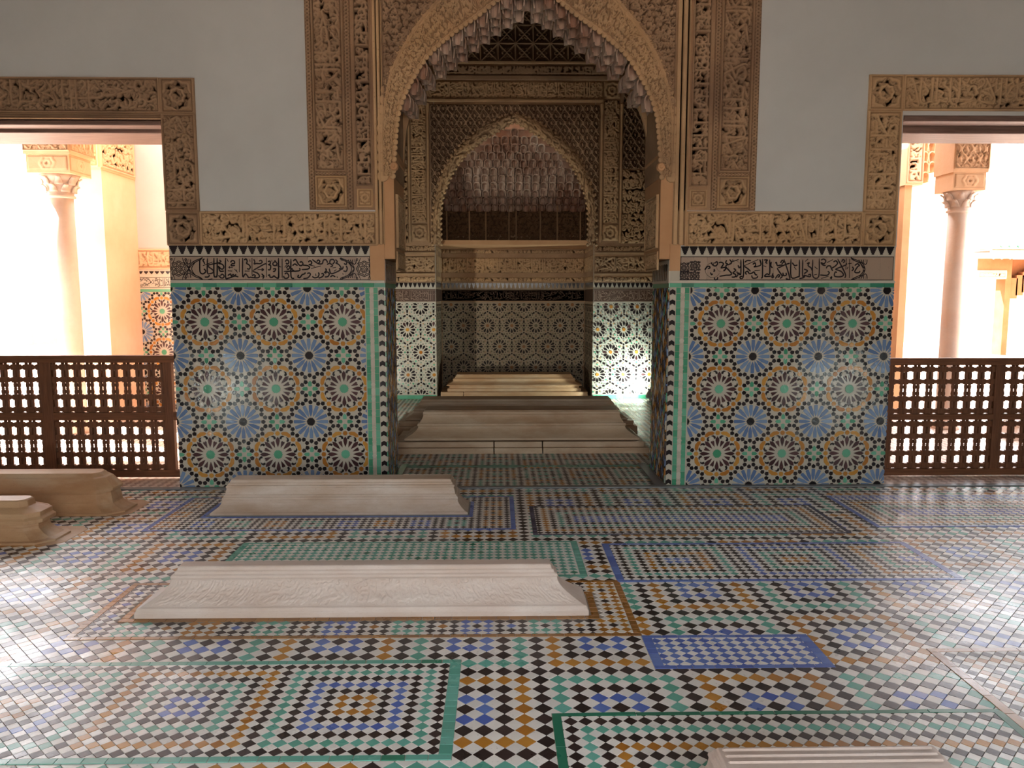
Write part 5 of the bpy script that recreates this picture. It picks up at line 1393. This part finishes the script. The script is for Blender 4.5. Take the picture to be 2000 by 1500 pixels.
# ================================================================== WOODEN LATTICE BARRIERS
YS = 6.80
def barrier(side):
    L = side == 'left'
    px = 200 if L else 1850
    zt, zb = P(px, 694 if L else 699, YS)[1], max(.012, P(px, 931 if L else 933, YS)[1])
    zm0, zm1 = P(px, 820 if L else 819, YS)[1], P(px, 805 if L else 808, YS)[1]
    x_in = XL0 - .003 if L else XR1 + .003
    t = thing('wooden_lattice_barrier', (x_in, YS, zb), 'dark turned-wood lattice barrier closing the doorway ' + ('behind the two chamfered graves' if L else 'next to the bright glossy floor'), 'barrier', 'turned wood barriers in the doorways')
    def B(name, x0, x1, z0, z1, m, th=.026, dy=0):
        mb = MB(); mb.box(min(x0, x1), max(x0, x1), YS - th + dy, YS + th + dy, z0, z1, m); o = mb.build(name); under(o, t)
        bv = o.modifiers.new('b', 'BEVEL'); bv.width = .004; bv.segments = 2
        return o
    if L: posts = [(P(341, 810, YS)[0] , P(324, 810, YS)[0]), (P(108, 810, YS)[0], P(86, 810, YS)[0])]
    else: posts = [(P(1727, 810, YS)[0], P(1736, 810, YS)[0]), (P(1936, 810, YS)[0], P(1951, 810, YS)[0])]
    bay = abs(posts[1][0] - posts[0][1]); e = -1 if L else 1; pw = abs(posts[1][1] - posts[1][0])
    allp = [tuple(sorted(p)) for p in posts]
    xx = posts[1][1]
    while abs(xx) < (5.6 if L else 6.2):
        a = xx + e * bay; allp.append(tuple(sorted((a, a + e * pw)))); xx = a + e * pw
    for p in allp: B('post', p[0], p[1], zb, zt - .001, WOODZ, .028)
    xe = allp[-1][0] if L else allp[-1][1]
    B('top_rail', x_in, xe, zt - .062, zt, WOODX, .030); B('bottom_rail', x_in, xe, zb, zb + .062, WOODX, .030)
    B('middle_rail', x_in, xe, zm0, zm1, WOODX, .027)
    # the turned balusters: one profile, copied
    H = (zt - .062) - zm1
    # relative heights of the blocks between the holes (bottom to top), symmetrical
    prof = []
    zz = [0, .045, .11, .275, .345, .62, .69, .85, .91, .965, 1]
    def blk(a, b, r): return [(r * .8, a * H), (r, (a + .01) * H), (r, (b - .01) * H), (r * .8, b * H)]
    prof += [(.014, 0)] + blk(.02, .10, .0165) + [(.0155, .13 * H), (.0162, .2 * H), (.0155, .26 * H)] + blk(.28, .34, .0165)
    prof += [(.0125, .36 * H), (.0165, .41 * H), (.0145, .455 * H), (.0105, .47 * H), (.0160, .485 * H), (.0105, .50 * H), (.0145, .515 * H), (.0165, .56 * H), (.0125, .61 * H)]
    prof += blk(.63, .69, .0165) + [(.0155, .72 * H), (.0162, .78 * H), (.0155, .84 * H)] + blk(.87, .95, .0165) + [(.014, H)]
    mb = MB(); mb.lathe(prof, (0, 0, 0), WOODZ, 8); me = mb.mesh('baluster', True)
    H2 = zm0 - (zb + .062)
    n = 9 if L else 8
    sp = sorted(allp, key=lambda p: -p[1] if L else p[0])
    for q in range(len(sp) - 1):
        a, b = (sp[q + 1][1], sp[q][0]) if L else (sp[q][1], sp[q + 1][0])
        w = b - a; pit = w / n
        for (zbase, hh) in ((zm1, H), (zb + .062, H2)):
            for k in range(n + 1):
                for s in (-1, 1):
                    x = a + k * pit + s * .0162
                    if not (a + .008 < x < b - .008): continue
                    put_mesh('baluster', me, t, x, YS, zbase, 1, 0, hh / H)
            for fz in (.06, .31, .66, .91):
                mb = MB(); mb.box(a, b, YS - .013, YS + .013, zbase + (fz - .040) * hh, zbase + (fz + .040) * hh, WOODX); o = mb.build('slat'); under(o, t)
                bv = o.modifiers.new('b', 'BEVEL'); bv.width = .004
            for k in range(n + 1):      # square blocks where bars and balusters meet
                x0, x1 = a + k * pit - .036, a + k * pit + .036
                for fz in (.06, .31, .66, .91):
                    mb = MB(); mb.box(max(a, x0), min(b, x1), YS - .017, YS + .017, zbase + (fz - .055) * hh, zbase + (fz + .055) * hh, WOODZ)
                    if q < 2: o = mb.build('block'); under(o, t)
    return t
barrier('left'); barrier('right')
a, b = P(62, 936, 6.62)[0], P(152, 936, 6.62)[0]
o = boxobj('stone_step', a, b, 6.50, 6.74, 0.001, .034, MARBO, None, label='small brown stone step under the lattice barrier', cat='step')

# ================================================================== THE GALLERY AND COURT OUTSIDE
def column(cx, cy, z_cap0, z_cap1, z_aba, r, block, lab, top):
    t = thing('marble_column', (cx, cy, 0.004), lab, 'column')
    mb = MB(); mb.lathe([(r * 1.35, 0), (r * 1.35, .05), (r * 1.15, .09), (r * 1.02, .12), (r, .2), (r * .97, z_cap0 * .6), (r * .92, z_cap0 - .03)], (0, 0, 0), OUTM, 24); o = mb.build('shaft', t, True)
    mb = MB(); mb.lathe([(r * .95, -.03), (r * 1.12, -.02), (r * 1.12, 0), (r * .98, .01), (r * .98, .06), (r * 1.05, .10), (r * 1.35, (z_cap1 - z_cap0) * .8), (r * 1.5, z_cap1 - z_cap0)], (0, 0, z_cap0), OUTM, 24); o = mb.build('capital', t, True)
    h = z_cap1 - z_cap0
    for tier, (zz, rr, ll, n) in enumerate(((.16 * h, r * 1.0, .42 * h, 8), (.5 * h, r * 1.15, .46 * h, 8))):
        for k in range(n):
            a = 2 * PI * (k + .5 * tier) / n; mb = MB(); c, s = math.cos(a), math.sin(a); pts = []
            for q in range(6):
                f = q / 5; rad = rr + .012 + .05 * f ** 3 + (.012 if q == 4 else 0); wz = .045 * (1 - .55 * f); z = zz + ll * (f if q < 5 else .86)
                pts.append((rad, wz, z))
            vs = []
            for (rad, wz, z) in pts: vs += [(rad * c - wz * s, rad * s + wz * c, z_cap0 + z), (rad * c + wz * s, rad * s - wz * c, z_cap0 + z)]
            mb.add(vs, [(2 * i, 2 * i + 1, 2 * i + 3, 2 * i + 2) for i in range(5)], OUTM); o = mb.build('acanthus_leaf', t, True)
            sm_ = o.modifiers.new('t', 'SOLIDIFY'); sm_.thickness = .012
    b = block
    mb = MB(); mb.box(-b, b, -b, b, z_cap1, z_aba, STUCL); o = mb.build('impost', t)
    mb = MB(); mb.box(-b * 1.08, b * 1.08, -b * 1.08, b * 1.08, z_aba, top, STUCL); o = mb.build('stucco_pier_block', t)
    for (u, v) in (((1, 0, 0), (0, 0, 1)), ((0, 1, 0), (0, 0, 1))):
        uu = Vector(u); nn = uu.cross(Vector(v)); w = b * 1.08
        fr = Frame(nn * w - uu * w, u, v)
        o = relief('carved_face', fr, 0, 2 * w, z_aba + .03, top, lambda ny, nx: np.maximum(fit(SCROLL, ny, nx) * .6, sebka_tex(ny, nx, .009, .14, .22) * .9), .02, STUCL, t, .009, rail=(2, 1))
        fr = Frame(nn * b - uu * b, u, v)
        o = relief('impost_face', fr, .01, 2 * b - .01, z_cap1 + .02, z_aba - .01, t_rosette(6), .014, STUCL, t, .009, rail=(1, 1))
    return t
def outside():
    # LEFT: column, pier, end wall with its tiled dado
    yc = 9.2
    cx = P(127, 500, yc)[0]
    column(cx, yc, P(110, 384, yc)[1], P(110, 344, yc)[1], P(110, 309, yc)[1], .135, .235, 'pale marble column with leafy capital seen through the doorway behind the stacked graves', 3.95)
    yw = 10.85
    xa, xb = P(236, 500, yw)[0], -2.6
    w = boxobj('wall_gallery_left', xa - .02, xb, yw, yw + .3, 0, 4.0, PLAST, kind='structure')
    fr = Frame((xa, yw, 0), (1, 0, 0), (0, 0, 1)); W = min(1.1, xb - xa)
    z = lambda py: P(280, py, yw)[1]
    b1 = P(279, 648, yw); star = W_W
    mb = MB(); flat(mb, fr, [(0, 0), (W, 0), (W, z(484)), (0, z(484))], .003, W_W); mb.build('mosaic_ground', w)
    fr2 = Frame(fr.O + fr.n * .003, fr.u, fr.v)
    a_ = .56
    star_wall(fr2, w, W, z(570), b1[0] - xa - a_ / 2, b1[1] - a_ / 2, a_, a_, cap=0, far=True)
    mb = MB(); prism(mb, fr, [(0, z(570)), (W, z(570)), (W, z(565)), (0, z(565))], 0, .008, W_G); mb.build('green_course', w)
    script_strip(Frame((xa, yw - .004, 0), (1, 0, 0), (0, 0, 1)), 0, W, z(562), z(541), w, 3, W_K, .002, .007, 1)
    merlons(fr, 0, W, z(538), z(529), w, .07, .005)
    relief('script_band', fr, 0, W, z(526), z(486), t_script(31, 2.8), .02, STUCL, w, R3, base=.004)
    # engaged pier
    yp = 9.95
    x0, x1 = P(158, 500, yp)[0], P(207, 500, yp)[0]
    boxobj('wall_gallery_pier_left', x0, x1, yp, yw + .3, 0, 4.0, PEACH, kind='structure')
    p = boxobj('trim_1', x0 - .0, x1 + .01, yp - .03, yw, P(180, 331, yp)[1], 4.0, STUCL, kind='structure')
    fp = Frame((0, yp - .03, 0), (1, 0, 0), (0, 0, 1))
    relief('carved_face', fp, x0, x1, P(180, 331, yp)[1] + .02, 3.9, lambda ny, nx: np.maximum(fit(SCROLL, ny, nx) * .6, sebka_tex(ny, nx, .009, .15, .24)), .02, STUCL, p, .009)
    fs_ = Frame((x1 + .01, yp - .03, 0), (0, 1, 0), (0, 0, 1))
    relief('carved_face', fs_, 0, yw - yp, P(180, 331, yp)[1] + .02, 3.9, t_scroll(), .02, STUCL, p, .009)
    boxobj('ceiling_gallery_left', -7.6, -2.6, 7.16, 9.45, 4.0, 4.3, BEAM, kind='structure')
    # RIGHT
    yc = 9.3
    cx = P(1866, 500, yc)[0]
    column(cx, yc, P(1870, 412, yc)[1], P(1870, 376, yc)[1], P(1866, 342, yc)[1], .115, .19, 'slender sunlit marble column with leaf capital in front of the pavilion', 3.95)
    yw = 12.0
    xb = P(1757, 600, yw)[0]
    w = boxobj('wall_gallery_right', 3.1, xb, yw, yw + .3, 0, 4.0, PLAST, kind='structure')
    fr = Frame((xb - 1.0, yw, 0), (1, 0, 0), (0, 0, 1)); z = lambda py: P(1745, py, yw)[1]
    mb = MB(); flat(mb, fr, [(0, 0), (1.0, 0), (1.0, z(531)), (0, z(531))], .003, W_W); mb.build('mosaic_ground', w)
    star_wall(Frame(fr.O + fr.n * .003, fr.u, fr.v), w, 1.0, z(573), .78, z(573) - .35, .56, .56, far=True)
    mb = MB(); prism(mb, fr, [(0, z(573)), (1, z(573)), (1, z(568)), (0, z(568))], 0, .008, W_G); mb.build('green_course', w)
    script_strip(Frame(fr.O - Vector((0, .004, 0)), fr.u, fr.v), 0, 1.0, z(566), z(541), w, 5, W_K, .002, .007, 0)
    merlons(fr, 0, 1.0, z(540), z(531), w, .07, .005)
    relief('script_band', fr, 0, 1.0, z(528), z(500), t_script(33, 2.6), .02, STUCL, w, R3, base=.004)
    yp = 10.9
    x0, x1 = P(1760, 500, yp)[0], P(1774, 500, yp)[0]
    boxobj('wall_gallery_pier_right', x0, x1, yp, yw + .3, 0, 4.0, STUC3, kind='structure')
    x1b = P(1802, 300, yp)[0]; zb = P(1780, 362, yp)[1]
    p = boxobj('trim_2', P(1774, 300, yp)[0] - .04, x1b, yp - .05, yw, zb, 4.0, STUCL, kind='structure')
    relief('carved_face', Frame((0, yp - .05, 0), (1, 0, 0), (0, 0, 1)), P(1774, 300, yp)[0] - .04, x1b, zb + .02, 3.9, t_kufic_v(8), .02, STUCL, p, .009)
    cm = cell_mesh('muqarnas_cell', .11, .16, .14, STUCL)
    for k in range(7):
        for i in range(max(1, 4 - k // 2)): put_mesh('muqarnas_cell', cm, p, x1b + .05 + i * .10, yp - .03 + .02 * k, 4.0 - .15 - (6 - k) * .14 + .0 * i if i * 1.5 < k else 3.9, 1)
    boxobj('ceiling_gallery_right', 3.1, 7.6, 7.16, 9.5, 4.0, 4.3, BEAM, kind='structure')
    # small white grave out in the gallery, seen through the barrier
    g = grave((4.6, 8.4, 0), 'small white stepped grave on the courtyard paving, seen through the lattice barrier')
    xs = P(1962, 880, 8.6)[0]
    stepped('body', (xs, xs + 1.6, 8.45, 8.9), [(.005, 0, 0), (.05, 0, 0), (.055, .03, .03), (.14, .10, .09), (.145, .09, .08), (.18, .1, .09), (.22, .16, .14)], MARBW, g)
    # PAVILION with the glazed-tile eave
    yv = 21.0
    X = lambda px: P(px, 520, yv)[0]; Z = lambda py: P(1950, py, yv)[1]
    t = thing('tiled_roof_pavilion', (X(1940), yv, 0), 'far courtyard pavilion with orange walls, scalloped eave and glazed tile edge', 'pavilion')
    def B(n, *a): o = boxobj(n, *a); under(o, t); return o
    xL, xR = X(1909), X(1977)
    B('front_wall', xL, xR, yv, yv + .4, Z(536), Z(505), PAV); B('front_wall', X(1966), xR, yv, yv + .4, 0, Z(536), PAV)
    B('front_wall', xL - 1.5, xL, yv, yv + .4, 0, Z(505), PLAST)
    B('back_wall', xL, X(2120), yv + 1.8, yv + 2, 0, Z(520), PLAST)
    B('side_wall', xR + .001, X(2120), yv + .4, yv + .6, Z(560), Z(505), PAV)
    B('frieze', xL, X(1966), yv - .03, yv + .1, Z(545), Z(528), STUCL)
    o = relief('carved_frieze', Frame((0, yv - .03, 0), (1, 0, 0), (0, 0, 1)), xL, X(1966), Z(544), Z(529), t_scroll(), .03, STUCL, None, .014); under(o, t)
    B('eave', xL - .1, X(2120), yv - .75, yv + .3, Z(492), Z(489), BEAM); B('eave_board', xL - .1, X(2120), yv - .72, yv - .66, Z(503), Z(492), PLAST)
    for k in range(24):
        x = xL - .05 + k * .22
        mb = MB(); mb.lathe([(.085, 0), (.085, 1.6)], (0, 0, 0), TILEG, 10); o = mb.build('roof_tile'); o.rotation_euler = (math.radians(-68), 0, 0); o.location = (x, yv - .85, Z(484)); under(o, t)
        mb = MB(); mb.add([(x - .10, yv - .73, Z(502)), (x + .10, yv - .73, Z(502)), (x + .07, yv - .73, Z(506)), (x, yv - .73, Z(509)), (x - .07, yv - .73, Z(506))], [(0, 1, 2, 3, 4)], PLAST); o = mb.build('scallop'); under(o, t)
        sm_ = o.modifiers.new('t', 'SOLIDIFY'); sm_.thickness = .03
    B('roof', xL - .1, X(2120), yv - .2, yv + 2, Z(489), Z(487), TILEG)
    for k in range(7):
        B('step_bracket', xR + .05 + k * .16, xR + .25 + k * .16, yv + .1, yv + .3, Z(583 - k * 6), Z(565 - k * 6) + .3, PAV)
    # court walls
    boxobj('wall_court_far', -20, 22, 27, 27.4, 0, 5.5, PEACH, kind='structure')
    boxobj('wall_court_left', -16, -15.6, 7.2, 27, 0, 5.0, PEACH, kind='structure')
    boxobj('wall_court_right', 19.6, 20, 7.2, 27, 0, 5.0, PEACH, kind='structure')
outside()

# ================================================================== FLOODLIGHTS on the floor
def floodlight(x, y, aim, power, lab, col=(.86, 1.0, .93), size=.16):
    t = thing('floodlight', (x, y, 0.004), lab, 'lamp', None)
    mb = MB(); mb.lathe([(.055, 0), (.055, .018), (.018, .024), (.018, .07)], (0, 0, 0), METAL, 12); mb.build('stand', t)
    d = Vector(aim).normalized()
    q = d.to_track_quat('Z', 'Y')
    mb = MB(); mb.lathe([(.045, -.07), (.07, -.05), (.085, 0), (.092, .02), (.086, .022), (.078, 0), (.05, -.02)], (0, 0, 0), METAL, 14); o = mb.build('housing', t, True); o.rotation_euler = q.to_euler(); o.location = (0, 0, .13)
    m = bpy.data.materials.get('lamp_glass')
    if m is None:
        m = bpy.data.materials.new('lamp_glass'); nt, b = nodes(m); b.inputs['Emission Color'].default_value = (.86, 1, .93, 1); b.inputs['Emission Strength'].default_value = 40
    mb = MB(); mb.lathe([(.070, 0), (.070, .004)], (0, 0, 0), m, 14); o = mb.build('lens', t); o.rotation_euler = q.to_euler(); o.location = Vector((0, 0, .13)) + d * .005
    l = light('lamp_beam', 'SPOT', Vector((x, y, .135)) + d * .04, power, col, spot_size=math.radians(140), spot_blend=.9, shadow_soft_size=.06)
    l.rotation_euler = (-d).to_track_quat('Z', 'Y').to_euler()
    return t
xf, yf = G(1268, 803)
floodlight(P(1270, 790, 11.72)[0], 11.72, (-.60, .45, .35), 26, 'small floodlight on the chamber floor, glaring on the mosaic wall beside the passage edge')

floodlight(-4.28, .15, (.32, .9, .30), 6, 'cool white floodlight standing on the floor at the side of the two stacked graves', (.93, 1, .97))
floodlight(5.62, .05, (-.32, .9, .30), 6, 'cool white floodlight standing on the floor beyond the gold-bordered panel', (.93, 1, .97))
floodlight(-2.15, 9.9, (.45, .50, .62), 30, 'added floodlight, unseen behind the left pier, aimed up to brighten the chamber and niche', (1.0, .93, .80))  # extra lamp added out of sight to lift the chamber's brightness
